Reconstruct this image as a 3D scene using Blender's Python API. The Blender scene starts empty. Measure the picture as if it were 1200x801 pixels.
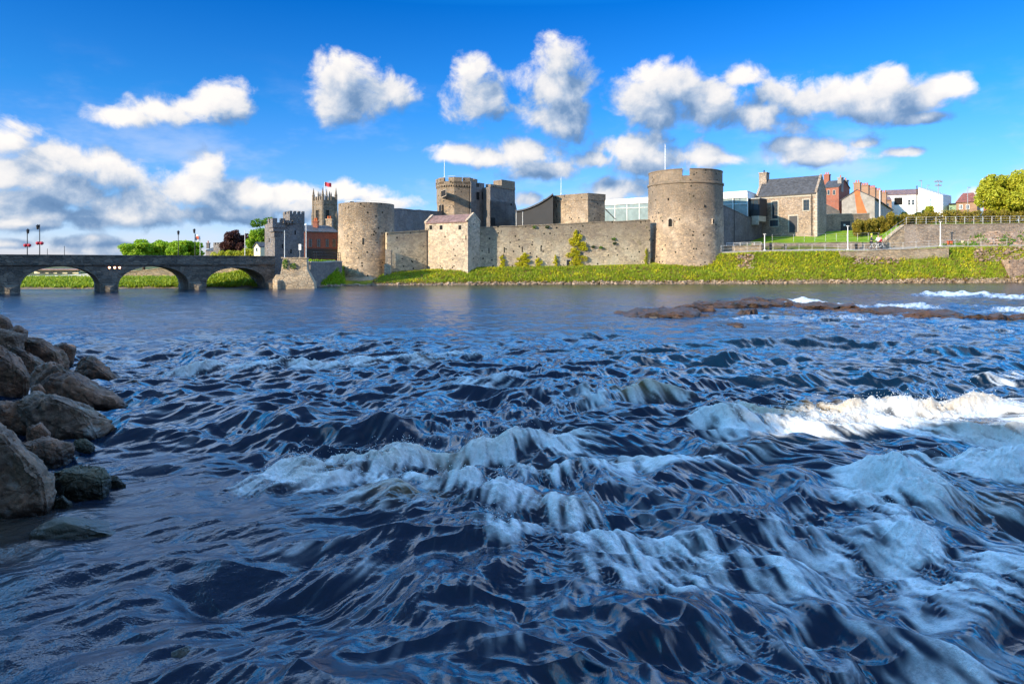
import bpy, bmesh, math, random
import numpy as np
from mathutils import Vector

R = math.radians
C = bpy.context.scene.collection
scene = bpy.context.scene
random.seed(7)

# ------------------------------------------------------------------ camera
HZ, F, CH = 308.0, 800.0, 2.6        # horizon row, focal length (for a 1200 px wide frame), eye height
cam_d = bpy.data.cameras.new('camera')
cam = bpy.data.objects.new('camera', cam_d); C.objects.link(cam)
cam.location = (0, 0, CH); cam.rotation_euler = (R(90), 0, 0)
cam_d.lens = 24; cam_d.sensor_width = 36
cam_d.shift_y = -(400.5 - HZ) / 1200.0
cam_d.clip_start = 0.1; cam_d.clip_end = 3000
scene.camera = cam
scene.render.resolution_x = 1024; scene.render.resolution_y = 683

# ------------------------------------------------------------------ sun and sky
SUN_AZ, SUN_EL = 54.0, 21.0          # degrees left of "behind the camera", elevation
sd = Vector((-math.sin(R(SUN_AZ)) * math.cos(R(SUN_EL)), -math.cos(R(SUN_AZ)) * math.cos(R(SUN_EL)), math.sin(R(SUN_EL))))
sun_d = bpy.data.lights.new('sun', 'SUN'); sun = bpy.data.objects.new('sun', sun_d); C.objects.link(sun)
sun_d.energy = 5.0; sun_d.angle = R(0.5); sun_d.color = (1.0, 0.84, 0.61)
sun.rotation_euler = sd.to_track_quat('Z', 'Y').to_euler()
sun.location = (-60, -40, 60)

scene.view_settings.view_transform = 'Standard'
scene.view_settings.look = 'None'
scene.view_settings.gamma = 1.0
scene.view_settings.use_curve_mapping = False
scene.view_settings.exposure = 0.72

world = bpy.data.worlds.new('World'); scene.world = world; world.use_nodes = True
wn, wl = world.node_tree.nodes, world.node_tree.links
wn.clear()

class NT:
    """small helper round a node tree"""
    def __init__(s, tree): s.t = tree; s.n = tree.nodes; s.l = tree.links
    def put(s, sock, v):
        if isinstance(v, bpy.types.NodeSocket): s.l.new(v, sock)
        elif v is not None: sock.default_value = v
    def math(s, op, a, b=None, c=None, clamp=False):
        n = s.n.new('ShaderNodeMath'); n.operation = op; n.use_clamp = clamp
        s.put(n.inputs[0], a)
        if b is not None: s.put(n.inputs[1], b)
        if c is not None: s.put(n.inputs[2], c)
        return n.outputs[0]
    def vmath(s, op, a, b=None, c=None):
        n = s.n.new('ShaderNodeVectorMath'); n.operation = op
        s.put(n.inputs[0], a)
        if b is not None: s.put(n.inputs[1], b)
        if c is not None: s.put(n.inputs[2], c)
        return n.outputs['Value'] if op in ('LENGTH', 'DOT_PRODUCT') else n.outputs[0]
    def ramp(s, f, stops, interp='LINEAR'):
        n = s.n.new('ShaderNodeValToRGB'); n.color_ramp.interpolation = interp
        e = n.color_ramp.elements
        while len(e) < len(stops): e.new(0.5)
        for i, (p, c) in enumerate(stops):
            e[i].position = p; e[i].color = (*c, 1) if len(c) == 3 else c
        s.put(n.inputs[0], f); return n.outputs[0]
    def mix(s, f, a, b, mode='MIX'):
        n = s.n.new('ShaderNodeMix'); n.data_type = 'RGBA'; n.blend_type = mode
        s.put(n.inputs[0], f)
        s.put(n.inputs[6], (*a, 1) if isinstance(a, tuple) and len(a) == 3 else a)
        s.put(n.inputs[7], (*b, 1) if isinstance(b, tuple) and len(b) == 3 else b)
        return n.outputs[2]
    def noise(s, vec, scale, detail=4, rough=0.55, dist=0.0, out=0):
        n = s.n.new('ShaderNodeTexNoise'); s.put(n.inputs['Vector'], vec)
        n.inputs['Scale'].default_value = scale; n.inputs['Detail'].default_value = detail
        n.inputs['Roughness'].default_value = rough; n.inputs['Distortion'].default_value = dist
        return n.outputs[out]
    def maprange(s, v, a, b, c=0.0, d=1.0, smooth=True):
        n = s.n.new('ShaderNodeMapRange'); n.interpolation_type = 'SMOOTHSTEP' if smooth else 'LINEAR'
        s.put(n.inputs[0], v)
        for i, x in enumerate((a, b, c, d)): s.put(n.inputs[i + 1], x)
        return n.outputs[0]

# clouds of the evening sky: direction (azimuth, elevation) puffs broken up by noise
CLOUDS = [  # column, row (centre), half width, half height
    (150,137,44,13),(190,131,50,14),(228,126,42,18),(255,119,36,22),(282,128,18,14),
    (402,92,34,30),(392,116,30,22),(430,112,46,27),(462,108,26,20),
    (553,88,26,22),(562,112,35,30),(655,75,30,28),(652,105,40,34),(655,135,46,24),
    (748,122,42,26),(790,100,44,28),(772,135,52,16),(835,118,50,30),(868,92,26,14),(880,132,60,22),(905,112,40,18),
    (940,125,46,26),(985,112,42,22),(1010,128,50,16),(1042,100,32,24),(1075,118,40,18),(1108,104,30,14),(1085,138,34,8),
    (535,180,34,11),(575,186,24,12),(616,180,40,18),(628,198,42,14),(700,188,30,10),(745,172,44,20),(775,187,60,18),(822,186,40,14),
    (730,222,38,15),(622,233,18,9),(925,170,30,9),(968,178,52,14),(1010,168,24,9),(1062,178,28,6),
    (15,165,42,22),(60,185,54,24),(20,205,60,26),(105,192,46,18),(25,240,60,26),(90,225,60,26),(130,208,40,22),(160,240,70,24),
    (243,198,30,22),(225,222,50,24),(270,228,50,22),(320,232,50,18),(350,245,60,14),(110,254,130,12),(260,252,110,12),(20,262,80,8),
    (410,226,42,12),(440,240,40,9),(90,284,44,9),(160,292,90,7),(12,286,30,6),(500,280,30,8),
    (1180,232,50,12),(1150,285,60,10)]
def az_el(px, py):
    a = math.atan((px - 600) / F); return a, (HZ - py) / F * math.cos(a)

grp = bpy.data.node_groups.new('cloud_field', 'ShaderNodeTree')
grp.interface.new_socket('Vector', in_out='INPUT', socket_type='NodeSocketVector')
grp.interface.new_socket('Value', in_out='OUTPUT', socket_type='NodeSocketFloat')
g = NT(grp)
gi = g.n.new('NodeGroupInput'); go = g.n.new('NodeGroupOutput')
P = gi.outputs[0]
acc = None
for (px, py, rx, ry) in CLOUDS:
    a, e = az_el(px, py); ca = math.cos(a)
    sx = 1.0 / (rx / F * ca * ca); sy = 1.0 / (ry / F * ca)
    L = g.vmath('LENGTH', g.vmath('MULTIPLY_ADD', P, (sx, sy, 0), (-a * sx, -e * sy, 0)))
    if acc is None: acc = L
    else: acc = g.math('SMOOTH_MIN', acc, L, 0.22)
# clouds elsewhere round the sky (out of the photograph, seen by the water)
sep = g.n.new('ShaderNodeSeparateXYZ'); g.l.new(P, sep.inputs[0])
far = g.noise(g.vmath('MULTIPLY', P, (1.0, 1.9, 1.0)), 2.3, 2, 0.5)
out_az = g.maprange(g.math('ABSOLUTE', sep.outputs[0]), 0.72, 0.9)
high = g.maprange(sep.outputs[1], 0.40, 0.47)
elsewhere = g.math('MAXIMUM', out_az, high)
farL = g.math('ADD', g.math('MULTIPLY_ADD', far, -7.5, 4.85), g.math('MULTIPLY', g.math('SUBTRACT', 1.0, elsewhere), 3.0))
acc = g.math('MINIMUM', acc, farL)
n1 = g.noise(P, 17.0, 8, 0.57, 0.35)
n2 = g.noise(g.vmath('ADD', P, (3.1, 1.7, 0)), 60.0, 5, 0.65)
fld = g.math('SUBTRACT', 1.0, acc)
fld = g.math('ADD', fld, g.math('MULTIPLY_ADD', n1, 2.9, -1.12))
fld = g.math('ADD', fld, g.math('MULTIPLY_ADD', n2, 0.55, -0.27))
g.l.new(fld, go.inputs[0])

w = NT(world.node_tree)
tc = wn.new('ShaderNodeTexCoord')
sp = wn.new('ShaderNodeSeparateXYZ'); wl.new(tc.outputs['Generated'], sp.inputs[0])
az = w.math('ARCTAN2', sp.outputs[0], sp.outputs[1])
hyp = w.math('SQRT', w.math('ADD', w.math('MULTIPLY', sp.outputs[0], sp.outputs[0]), w.math('MULTIPLY', sp.outputs[1], sp.outputs[1])))
el = w.math('DIVIDE', sp.outputs[2], w.math('MAXIMUM', hyp, 0.05))
cv = wn.new('ShaderNodeCombineXYZ'); wl.new(az, cv.inputs[0]); wl.new(el, cv.inputs[1])
def field(off):
    n = wn.new('ShaderNodeGroup'); n.node_tree = grp
    wl.new(w.vmath('ADD', cv.outputs[0], off), n.inputs[0]); return n.outputs[0]
f0 = field((0, 0, 0)); f1 = field((-0.020, 0.034, 0))
alpha = w.maprange(f0, -0.02, 0.74)
lit = w.math('MULTIPLY_ADD', w.math('SUBTRACT', f0, f1), 0.42, 0.475)
lit = w.math('SUBTRACT', lit, w.math('MULTIPLY', w.maprange(f0, 0.5, 1.5), 0.10))
wisp = w.noise(w.vmath('MULTIPLY', cv.outputs[0], (1.0, 2.2, 1.0)), 5.0, 5, 0.6)
cloud_col = w.ramp(lit, [(0.0, (0.11, 0.22, 0.42)), (0.3, (0.20, 0.335, 0.56)), (0.52, (0.46, 0.57, 0.74)), (0.75, (0.88, 0.88, 0.90)), (1.0, (1.08, 1.03, 0.98))])
sky = wn.new('ShaderNodeTexSky'); sky.sky_type = 'NISHITA'; sky.sun_disc = False
sky.sun_elevation = R(SUN_EL); sky.sun_rotation = math.atan2(sd.x, sd.y)
sky.altitude = 0; sky.air_density = 1.0; sky.dust_density = 0.4; sky.ozone_density = 3.0
tint = w.ramp(w.maprange(el, 0.0, 0.75, smooth=False), [(0.0, (0.85, 0.86, 1.30)), (0.12, (0.36, 0.60, 1.0)), (0.3, (0.10, 0.50, 0.93)), (0.50, (0.010, 0.37, 0.86)), (0.56, (0.04, 0.66, 1.12)), (0.64, (0.05, 0.78, 1.20)), (0.8, (0.09, 1.02, 1.40)), (1.0, (0.05, 0.74, 1.0))])
SKY = 0.137
skyc = w.mix(1.0, sky.outputs[0], tint, 'MULTIPLY')
cloud_s = w.vmath('MULTIPLY', cloud_col, (0.60 / SKY, 0.60 / SKY, 0.60 / SKY))
veil = w.math('MULTIPLY', w.math('MULTIPLY', w.maprange(wisp, 0.47, 0.70), 0.50), w.maprange(el, 0.30, 0.08))
skyc = w.mix(veil, skyc, (0.62 / SKY * .75, 0.62 / SKY * .82, 0.62 / SKY * .95))
allc = w.mix(w.math('MULTIPLY', alpha, 0.97), skyc, cloud_s)
# added boost of the unseen sky above the frame, brightens water and shaded foreground
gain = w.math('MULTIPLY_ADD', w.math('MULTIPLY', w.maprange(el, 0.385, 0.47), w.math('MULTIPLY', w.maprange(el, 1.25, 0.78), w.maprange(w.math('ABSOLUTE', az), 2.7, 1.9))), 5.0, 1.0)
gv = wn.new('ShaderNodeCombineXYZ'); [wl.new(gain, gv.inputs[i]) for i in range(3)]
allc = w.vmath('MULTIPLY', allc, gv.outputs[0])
bg = wn.new('ShaderNodeBackground'); bg.inputs[1].default_value = SKY
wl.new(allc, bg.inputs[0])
wo = wn.new('ShaderNodeOutputWorld'); wl.new(bg.outputs[0], wo.inputs[0])

# ------------------------------------------------------------------ helpers
def W(px, D):                      # ground point seen in column px at depth D
    return Vector(((px - 600) * D / F, D, 0))
def Z(py, D):                      # height seen in row py at depth D
    return CH + (HZ - py) * D / F
def wloc(o):
    v = Vector((0, 0, 0))
    while o is not None: v = v + o.location; o = o.parent
    return v

class MB:
    def __init__(s): s.v = []; s.f = []
    def add(s, vs, fs):
        b = len(s.v); s.v += [tuple(v) for v in vs]; s.f += [tuple(b + i for i in f) for f in fs]; return s
    def prism(s, foot, z0, z1):            # foot: list of (x,y) counter-clockwise; z1 may be a list
        n = len(foot)
        z0 = z0 if isinstance(z0, (list, tuple)) else [z0] * n
        z1 = z1 if isinstance(z1, (list, tuple)) else [z1] * n
        a = [(p[0], p[1], z0[i]) for i, p in enumerate(foot)] + [(p[0], p[1], z1[i]) for i, p in enumerate(foot)]
        return s.add(a, [tuple(range(n))[::-1], tuple(range(n, 2 * n))] + [(i, (i + 1) % n, n + (i + 1) % n, n + i) for i in range(n)])
    def box(s, x0, x1, y0, y1, z0, z1):
        return s.prism([(x0, y0), (x1, y0), (x1, y1), (x0, y1)], z0, z1)
    def tube(s, a, b, r0, r1=None, n=6):
        r1 = r0 if r1 is None else r1
        a = Vector(a); b = Vector(b); d = (b - a).normalized()
        u = d.orthogonal().normalized(); v = d.cross(u)
        A = [a + (u * math.cos(2 * math.pi * i / n) + v * math.sin(2 * math.pi * i / n)) * r0 for i in range(n)]
        B = [b + (u * math.cos(2 * math.pi * i / n) + v * math.sin(2 * math.pi * i / n)) * r1 for i in range(n)]
        return s.add(A + B, [tuple(range(n))[::-1], tuple(range(n, 2 * n))] + [(i, (i + 1) % n, n + (i + 1) % n, n + i) for i in range(n)])
    def lathe(s, cx, cy, prof, n=64, cap=True):
        vs = []; fs = []
        for (r, z) in prof:
            for i in range(n):
                t = 2 * math.pi * i / n; vs.append((cx + r * math.cos(t), cy + r * math.sin(t), z))
        for k in range(len(prof) - 1):
            for i in range(n):
                j = (i + 1) % n; fs.append((k * n + i, k * n + j, (k + 1) * n + j, (k + 1) * n + i))
        if cap: fs.append(tuple(range(n))[::-1]); fs.append(tuple((len(prof) - 1) * n + i for i in range(n)))
        return s.add(vs, fs)
    def ring(s, cx, cy, r0, r1, z0, z1, a0, a1, n=40):     # wall segment of a ring
        vs = []; fs = []
        for i in range(n + 1):
            t = a0 + (a1 - a0) * i / n; c, q = math.cos(t), math.sin(t)
            vs += [(cx + r1 * c, cy + r1 * q, z0), (cx + r1 * c, cy + r1 * q, z1), (cx + r0 * c, cy + r0 * q, z1), (cx + r0 * c, cy + r0 * q, z0)]
        for i in range(n):
            for k in range(4):
                fs.append((i * 4 + k, (i + 1) * 4 + k, (i + 1) * 4 + (k + 1) % 4, i * 4 + (k + 1) % 4))
        fs.append((0, 1, 2, 3)); fs.append((n * 4 + 3, n * 4 + 2, n * 4 + 1, n * 4))
        return s.add(vs, fs)
    def build(s, name, mat, parent=None, origin=None, smooth=False, label=None):
        me = bpy.data.meshes.new(name)
        if parent is not None: o0 = wloc(parent)
        elif origin is not None: o0 = Vector(origin)
        else:
            a = np.array(s.v); o0 = Vector(((a[:, 0].min() + a[:, 0].max()) / 2, (a[:, 1].min() + a[:, 1].max()) / 2, a[:, 2].min()))
        me.from_pydata([(v[0] - o0.x, v[1] - o0.y, v[2] - o0.z) for v in s.v], [], s.f)
        bm = bmesh.new(); bm.from_mesh(me); bmesh.ops.recalc_face_normals(bm, faces=bm.faces); bm.to_mesh(me); bm.free()
        if smooth:
            for p in me.polygons: p.use_smooth = True
            if smooth == 'auto': me.set_sharp_from_angle(angle=R(35))
        me.materials.append(mat)
        o = bpy.data.objects.new(name, me); C.objects.link(o)
        if parent is not None: o.parent = parent
        else: o.location = o0
        if label: o['label'] = label
        return o

def tag(o, label=None, cat=None, group=None, kind=None):
    if label: o['label'] = label
    if cat: o['category'] = cat
    if group: o['group'] = group
    if kind: o['kind'] = kind
    return o
def thing(name, loc, label, cat, group=None):
    o = bpy.data.objects.new(name, None); C.objects.link(o); o.location = loc; o.empty_display_size = 0.3
    return tag(o, label, cat, group)
def copy_tree(o, parent=None):
    c = o.copy(); C.objects.link(c)
    if parent is not None: c.parent = parent
    for ch in list(o.children): copy_tree(ch, c)
    return c
def np_mesh(name, verts, quads, mat, smooth=True, attrs=None):
    me = bpy.data.meshes.new(name)
    nv, nf = len(verts), len(quads); k = quads.shape[1]
    me.vertices.add(nv); me.vertices.foreach_set('co', verts.astype(np.float32).ravel())
    me.loops.add(nf * k); me.loops.foreach_set('vertex_index', quads.astype(np.int32).ravel())
    me.polygons.add(nf)
    me.polygons.foreach_set('loop_start', (np.arange(nf) * k).astype(np.int32))
    me.polygons.foreach_set('use_smooth', np.full(nf, bool(smooth)))
    me.update(calc_edges=True)
    for an, av in (attrs or {}).items():
        if av.ndim == 1:
            at = me.attributes.new(an, 'FLOAT', 'POINT'); at.data.foreach_set('value', av.astype(np.float32))
        else:
            at = me.attributes.new(an, 'FLOAT_VECTOR', 'POINT'); at.data.foreach_set('vector', av.astype(np.float32).ravel())
    me.materials.append(mat)
    o = bpy.data.objects.new(name, me); C.objects.link(o); return o

# numpy noise
_rg = np.random.default_rng(11)
_T = _rg.random((1024, 1024)).astype(np.float32)
_G = _rg.random((1024, 1024)).astype(np.float32) * 2 * np.pi
_GX, _GY = np.cos(_G), np.sin(_G)
def gnoise(x, y):                 # gradient noise, about -0.7..0.7
    xi = np.floor(x); yi = np.floor(y); fx = (x - xi).astype(np.float32); fy = (y - yi).astype(np.float32)
    xi = xi.astype(np.int64) & 1023; yi = yi.astype(np.int64) & 1023; x1 = (xi + 1) & 1023; y1 = (yi + 1) & 1023
    u = fx * fx * fx * (fx * (fx * 6 - 15) + 10); v = fy * fy * fy * (fy * (fy * 6 - 15) + 10)
    a = _GX[yi, xi] * fx + _GY[yi, xi] * fy; b = _GX[yi, x1] * (fx - 1) + _GY[yi, x1] * fy
    c = _GX[y1, xi] * fx + _GY[y1, xi] * (fy - 1); d = _GX[y1, x1] * (fx - 1) + _GY[y1, x1] * (fy - 1)
    return (a + (b - a) * u) * (1 - v) + (c + (d - c) * u) * v
def gfbm(x, y, o=4, g=0.5, l=2.03):
    s = 0; a = 1.0; t = 0
    for i in range(o):
        s = s + a * gnoise(x + 17.3 * i, y + 9.1 * i); t += a; a *= g; x = x * l; y = y * l
    return s / t * 1.4
def vnoise(x, y):                 # value noise 0..1
    xi = np.floor(x); yi = np.floor(y); fx = (x - xi).astype(np.float32); fy = (y - yi).astype(np.float32)
    xi = xi.astype(np.int64) & 1023; yi = yi.astype(np.int64) & 1023; x1 = (xi + 1) & 1023; y1 = (yi + 1) & 1023
    u = fx * fx * (3 - 2 * fx); v = fy * fy * (3 - 2 * fy)
    return (_T[yi, xi] * (1 - u) + _T[yi, x1] * u) * (1 - v) + (_T[y1, xi] * (1 - u) + _T[y1, x1] * u) * v
def sst(a, b, x):
    t = np.clip((x - a) / (b - a), 0, 1); return t * t * (3 - 2 * t)

# ------------------------------------------------------------------ materials
def new_mat(name):
    m = bpy.data.materials.new(name); m.use_nodes = True
    t = NT(m.node_tree); b = m.node_tree.nodes['Principled BSDF']; return m, t, b
def coords(t, kind='Object'):
    n = t.n.new('ShaderNodeTexCoord'); return n.outputs[kind]
def bump(t, b, h, strength=0.5, dist=0.05):
    n = t.n.new('ShaderNodeBump'); n.inputs['Strength'].default_value = strength; n.inputs['Distance'].default_value = dist
    t.put(n.inputs['Height'], h); t.l.new(n.outputs[0], b.inputs['Normal'])
def vor(t, vec, scale, feature='F1', rnd=1.0, out='Distance'):
    n = t.n.new('ShaderNodeTexVoronoi'); n.feature = feature; t.put(n.inputs['Vector'], vec)
    n.inputs['Scale'].default_value = scale; n.inputs['Randomness'].default_value = rnd
    return n.outputs[out]

def stone_mat(name, base, scale=3.2, var=0.35, stain=0.5, holes=0.35, rough=0.9, warm=(1.12, 1.0, 0.84), moss=0.25, flat=(1, 1, 1.7), top=None):
    """rubble masonry: cells, mortar, streaky stains, dark holes, moss"""
    m, t, b = new_mat(name)
    co = coords(t); v = t.vmath('MULTIPLY', co, flat)
    v = t.vmath('ADD', v, t.vmath('MULTIPLY', t.noise(co, 1.4, 3, out=1), (0.35, 0.35, 0.25)))
    cell = vor(t, v, scale, out='Color'); edge = vor(t, v, scale, 'DISTANCE_TO_EDGE')
    sepc = t.n.new('ShaderNodeSeparateColor'); t.put(sepc.inputs[0], cell)
    lo = tuple(c * (1 - var) for c in base); hi = tuple(min(c * (1 + var) * w_, 0.8) for c, w_ in zip(base, warm))
    col = t.mix(sepc.outputs[0], lo, hi)
    mort = t.maprange(edge, 0.0, 0.09)
    col = t.mix(t.math('MULTIPLY_ADD', mort, 0.55, 0.45), tuple(c * 0.55 for c in base), col)
    # big blotches and rain streaks
    st = t.noise(t.vmath('MULTIPLY', co, (1, 1, 0.22)), 0.9, 6, 0.62)
    col = t.mix(t.math('MULTIPLY', t.maprange(st, 0.38, 0.62), stain), col, tuple(c * 0.52 for c in base))
    bl = t.noise(co, 0.55, 5, 0.6)
    col = t.mix(t.math('MULTIPLY', t.maprange(bl, 0.45, 0.66), 0.5), col, tuple(min(c * 1.6, 0.75) for c in base))
    sp1 = t.noise(t.vmath('ADD', co, (8, 2, 6)), 3.2, 4, 0.7)
    col = t.mix(t.maprange(sp1, 0.50, 0.72, 0.0, 0.4), col, tuple(c * 0.45 for c in base))
    gr = t.noise(co, 9.0, 4, 0.7)
    col = t.mix(t.maprange(gr, 0.3, 0.75, 0.0, 0.45), col, tuple(c * 1.55 for c in base))
    if top:      # rain-blackened upper courses
        sz = t.n.new('ShaderNodeSeparateXYZ'); t.put(sz.inputs[0], co)
        zt_ = t.math('ADD', sz.outputs[2], t.math('MULTIPLY', t.noise(t.vmath('MULTIPLY', co, (1, 1, .35)), 1.1, 5, .65), 3.4))
        col = t.mix(t.math('MULTIPLY', t.maprange(zt_, top[0] + 1.7, top[1] + 1.7), .62), col, tuple(c * .42 for c in base))
    if moss > 0:
        mo = t.noise(t.vmath('ADD', co, (5, 3, 2)), 1.3, 5, 0.65)
        col = t.mix(t.math('MULTIPLY', t.maprange(mo, 0.60, 0.72), moss), col, (0.10, 0.11, 0.02))
    if holes > 0:
        hv = vor(t, t.vmath('ADD', co, (1.3, 7.7, 0.4)), 1.5)
        hn = t.noise(co, 0.35, 2)
        hole = t.math('MULTIPLY', t.maprange(hv, 0.20, 0.13), t.maprange(hn, 0.40, 0.52))
        hole = t.math('MULTIPLY', hole, holes * 2.2, clamp=True)
        col = t.mix(hole, col, (0.03, 0.028, 0.02))
    t.l.new(col, b.inputs['Base Color']); b.inputs['Roughness'].default_value = rough
    b.inputs['Specular IOR Level'].default_value = 0.25
    h = t.math('ADD', t.math('MULTIPLY', mort, 0.8), t.math('MULTIPLY', gr, 0.9))
    bump(t, b, h, 0.9, 0.06)
    return m

def plain_mat(name, base, rough=0.7, var=0.2, scale=2.0, bmp=0.2, metal=0.0, dirt=None, spec=0.4):
    m, t, b = new_mat(name)
    co = coords(t); n = t.noise(co, scale, 5, 0.65); n2 = t.noise(co, scale * 9, 3, 0.6)
    col = t.mix(t.maprange(n, 0.3, 0.7), tuple(c * (1 - var) for c in base), tuple(min(c * (1 + var), 1) for c in base))
    col = t.mix(t.maprange(n2, 0.45, 0.8, 0, 0.35), col, dirt or tuple(c * 0.6 for c in base))
    t.l.new(col, b.inputs['Base Color']); b.inputs['Roughness'].default_value = rough; b.inputs['Metallic'].default_value = metal
    b.inputs['Specular IOR Level'].default_value = spec
    if bmp: bump(t, b, n2, bmp, 0.02)
    return m

def brick_mat(name, c1, c2, mortar=(0.30, 0.27, 0.24), scale=5.0):
    m, t, b = new_mat(name)
    co = coords(t)
    # walls run in any direction: use the horizontal distance along the wall plus height
    sp_ = t.n.new('ShaderNodeSeparateXYZ'); t.put(sp_.inputs[0], co)
    cx = t.n.new('ShaderNodeCombineXYZ'); t.put(cx.inputs[0], t.math('ADD', sp_.outputs[0], t.math('MULTIPLY', sp_.outputs[1], 0.6))); t.put(cx.inputs[1], sp_.outputs[2])
    br = t.n.new('ShaderNodeTexBrick'); t.put(br.inputs['Vector'], cx.outputs[0]); br.inputs['Scale'].default_value = scale
    br.inputs['Color1'].default_value = (*c1, 1); br.inputs['Color2'].default_value = (*c2, 1); br.inputs['Mortar'].default_value = (*mortar, 1)
    br.inputs['Mortar Size'].default_value = 0.015; br.inputs['Brick Width'].default_value = 1.1; br.inputs['Row Height'].default_value = 0.4
    n = t.noise(co, 0.9, 5, 0.65)
    col = t.mix(t.maprange(n, 0.42, 0.7, 0, 0.6), br.outputs[0], tuple(c * 0.55 for c in c1))
    t.l.new(col, b.inputs['Base Color']); b.inputs['Roughness'].default_value = 0.9
    return m

def slate_mat(name, base=(0.05, 0.052, 0.06)):
    m, t, b = new_mat(name)
    co = coords(t)
    v = vor(t, t.vmath('MULTIPLY', co, (3, 3, 5)), 1.0, out='Color')
    s_ = t.n.new('ShaderNodeSeparateColor'); t.put(s_.inputs[0], v)
    col = t.mix(s_.outputs[0], tuple(c * 0.7 for c in base), tuple(c * 1.4 for c in base))
    col = t.mix(t.maprange(t.noise(co, 0.8, 5, 0.7), 0.5, 0.75, 0, 0.6), col, tuple(c * 2 for c in base))
    t.l.new(col, b.inputs['Base Color']); b.inputs['Roughness'].default_value = 0.75
    bump(t, b, s_.outputs[1], 0.5, 0.03)
    return m

def glass_mat(name, base=(0.02, 0.03, 0.04), rough=0.08):
    m, t, b = new_mat(name)
    n = t.noise(coords(t), 1.5, 2)
    t.l.new(t.mix(n, base, tuple(c * 2.2 for c in base)), b.inputs['Base Color'])
    b.inputs['Roughness'].default_value = rough; b.inputs['Specular IOR Level'].default_value = 0.8
    return m

def leaf_mat(name, c1, c2, trans=0.35):
    m, t, b = new_mat(name)
    geo = t.n.new('ShaderNodeNewGeometry')
    n = t.noise(coords(t), 0.9, 3)
    f = t.math('ADD', t.math('MULTIPLY', geo.outputs['Random Per Island'], 0.6), t.math('MULTIPLY', n, 0.5), clamp=True)
    col = t.mix(f, c1, c2)
    t.l.new(col, b.inputs['Base Color']); b.inputs['Roughness'].default_value = 0.6; b.inputs['Specular IOR Level'].default_value = 0.3
    tr = t.n.new('ShaderNodeBsdfTranslucent'); t.l.new(col, tr.inputs[0])
    mx = t.n.new('ShaderNodeMixShader'); mx.inputs[0].default_value = trans
    t.l.new(b.outputs[0], mx.inputs[1]); t.l.new(tr.outputs[0], mx.inputs[2])
    t.l.new(mx.outputs[0], t.n['Material Output'].inputs[0])
    return m

M = {}
M['castle'] = stone_mat('castle_rubble', (0.38, 0.295, 0.215), 3.0, 0.5, 0.6, 0.8, moss=.4, top=(6.2, 10.2))
M['castle_wall'] = stone_mat('castle_wall_rubble', (0.54, 0.425, 0.31), 3.0, 0.5, 0.35, 0.8, moss=.5, top=(3.0, 6.4))
M['castle_pale'] = stone_mat('pale_rubble', (0.46, 0.38, 0.295), 3.0, 0.45, 0.45, 0.8)
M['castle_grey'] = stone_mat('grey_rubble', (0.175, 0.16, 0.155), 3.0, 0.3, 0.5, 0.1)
M['bridge'] = stone_mat('bridge_stone', (0.125, 0.112, 0.098), 2.0, 0.7, 0.5, 0.0, moss=0.15)
M['bastion'] = stone_mat('bastion_stone', (0.36, 0.29, 0.21), 2.2, 0.4, 0.4, 0.0, flat=(1, 1, 1.9))
M['house_stone'] = stone_mat('house_stone', (0.33, 0.26, 0.205), 4.2, 0.5, 0.2, 0.0, moss=0.05)
M['wall_stone'] = stone_mat('wall_stone', (0.30, 0.25, 0.21), 3.6, 0.45, 0.35, 0.0)
M['ashlar'] = plain_mat('ashlar', (0.42, 0.37, 0.30), 0.85, 0.15, 3)
M['church'] = stone_mat('church_stone', (0.20, 0.165, 0.13), 2.0, 0.3, 0.4, 0.0, moss=0)
M['rock_fill'] = stone_mat('tumbled_rubble', (0.30, 0.22, 0.17), 1.8, 0.55, 0.3, 0.5, moss=0.6)
M['render_grey'] = plain_mat('grey_render', (0.30, 0.27, 0.24), 0.9, 0.25, 0.8)
M['orange'] = plain_mat('orange_plaster', (0.50, 0.14, 0.05), 0.9, 0.25, 0.8)
M['white'] = plain_mat('white_paint', (0.78, 0.78, 0.76), 0.7, 0.06, 0.5)
M['cream'] = plain_mat('cream_paint', (0.66, 0.60, 0.42), 0.7, 0.1, 0.5)
M['brick'] = brick_mat('red_brick', (0.33, 0.10, 0.055), (0.24, 0.08, 0.05))
M['brick_dark'] = brick_mat('dark_red_brick', (0.27, 0.075, 0.045), (0.20, 0.06, 0.04))
M['brick_buff'] = brick_mat('buff_brick', (0.34, 0.20, 0.12), (0.27, 0.15, 0.09))
M['slate'] = slate_mat('slate')
M['tile_brown'] = slate_mat('brown_tiles', (0.17, 0.10, 0.085))
M['tile_red'] = slate_mat('red_tiles', (0.22, 0.07, 0.045))
M['dark_metal'] = plain_mat('dark_cladding', (0.018, 0.018, 0.02), 0.7, 0.15, 1.0)
M['grey_metal'] = plain_mat('galvanised_steel', (0.42, 0.43, 0.43), 0.45, 0.12, 3.0, metal=0.5)
M['white_metal'] = plain_mat('pale_painted_steel', (0.72, 0.72, 0.70), 0.5, 0.08, 3.0)
M['black'] = plain_mat('black_paint', (0.02, 0.02, 0.022), 0.5, 0.2, 3.0)
M['door_grey'] = plain_mat('grey_door_paint', (0.035, 0.035, 0.04), 0.6, 0.2, 3.0)
M['door_white'] = M['white']
M['glass'] = glass_mat('window_glass')
M['glass_pale'] = glass_mat('pale_glass', (0.15, 0.19, 0.19), 0.12)
M['hole'] = plain_mat('dark_opening', (0.012, 0.011, 0.010), 1.0, 0.1, 1.0, bmp=0)
M['red'] = plain_mat('red_cloth', (0.42, 0.03, 0.05), 0.8, 0.2, 3)
M['orange_red'] = plain_mat('orange_plastic', (0.60, 0.10, 0.04), 0.6, 0.15, 3)
M['skin'] = plain_mat('skin', (0.55, 0.33, 0.24), 0.6, 0.1, 5)
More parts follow.
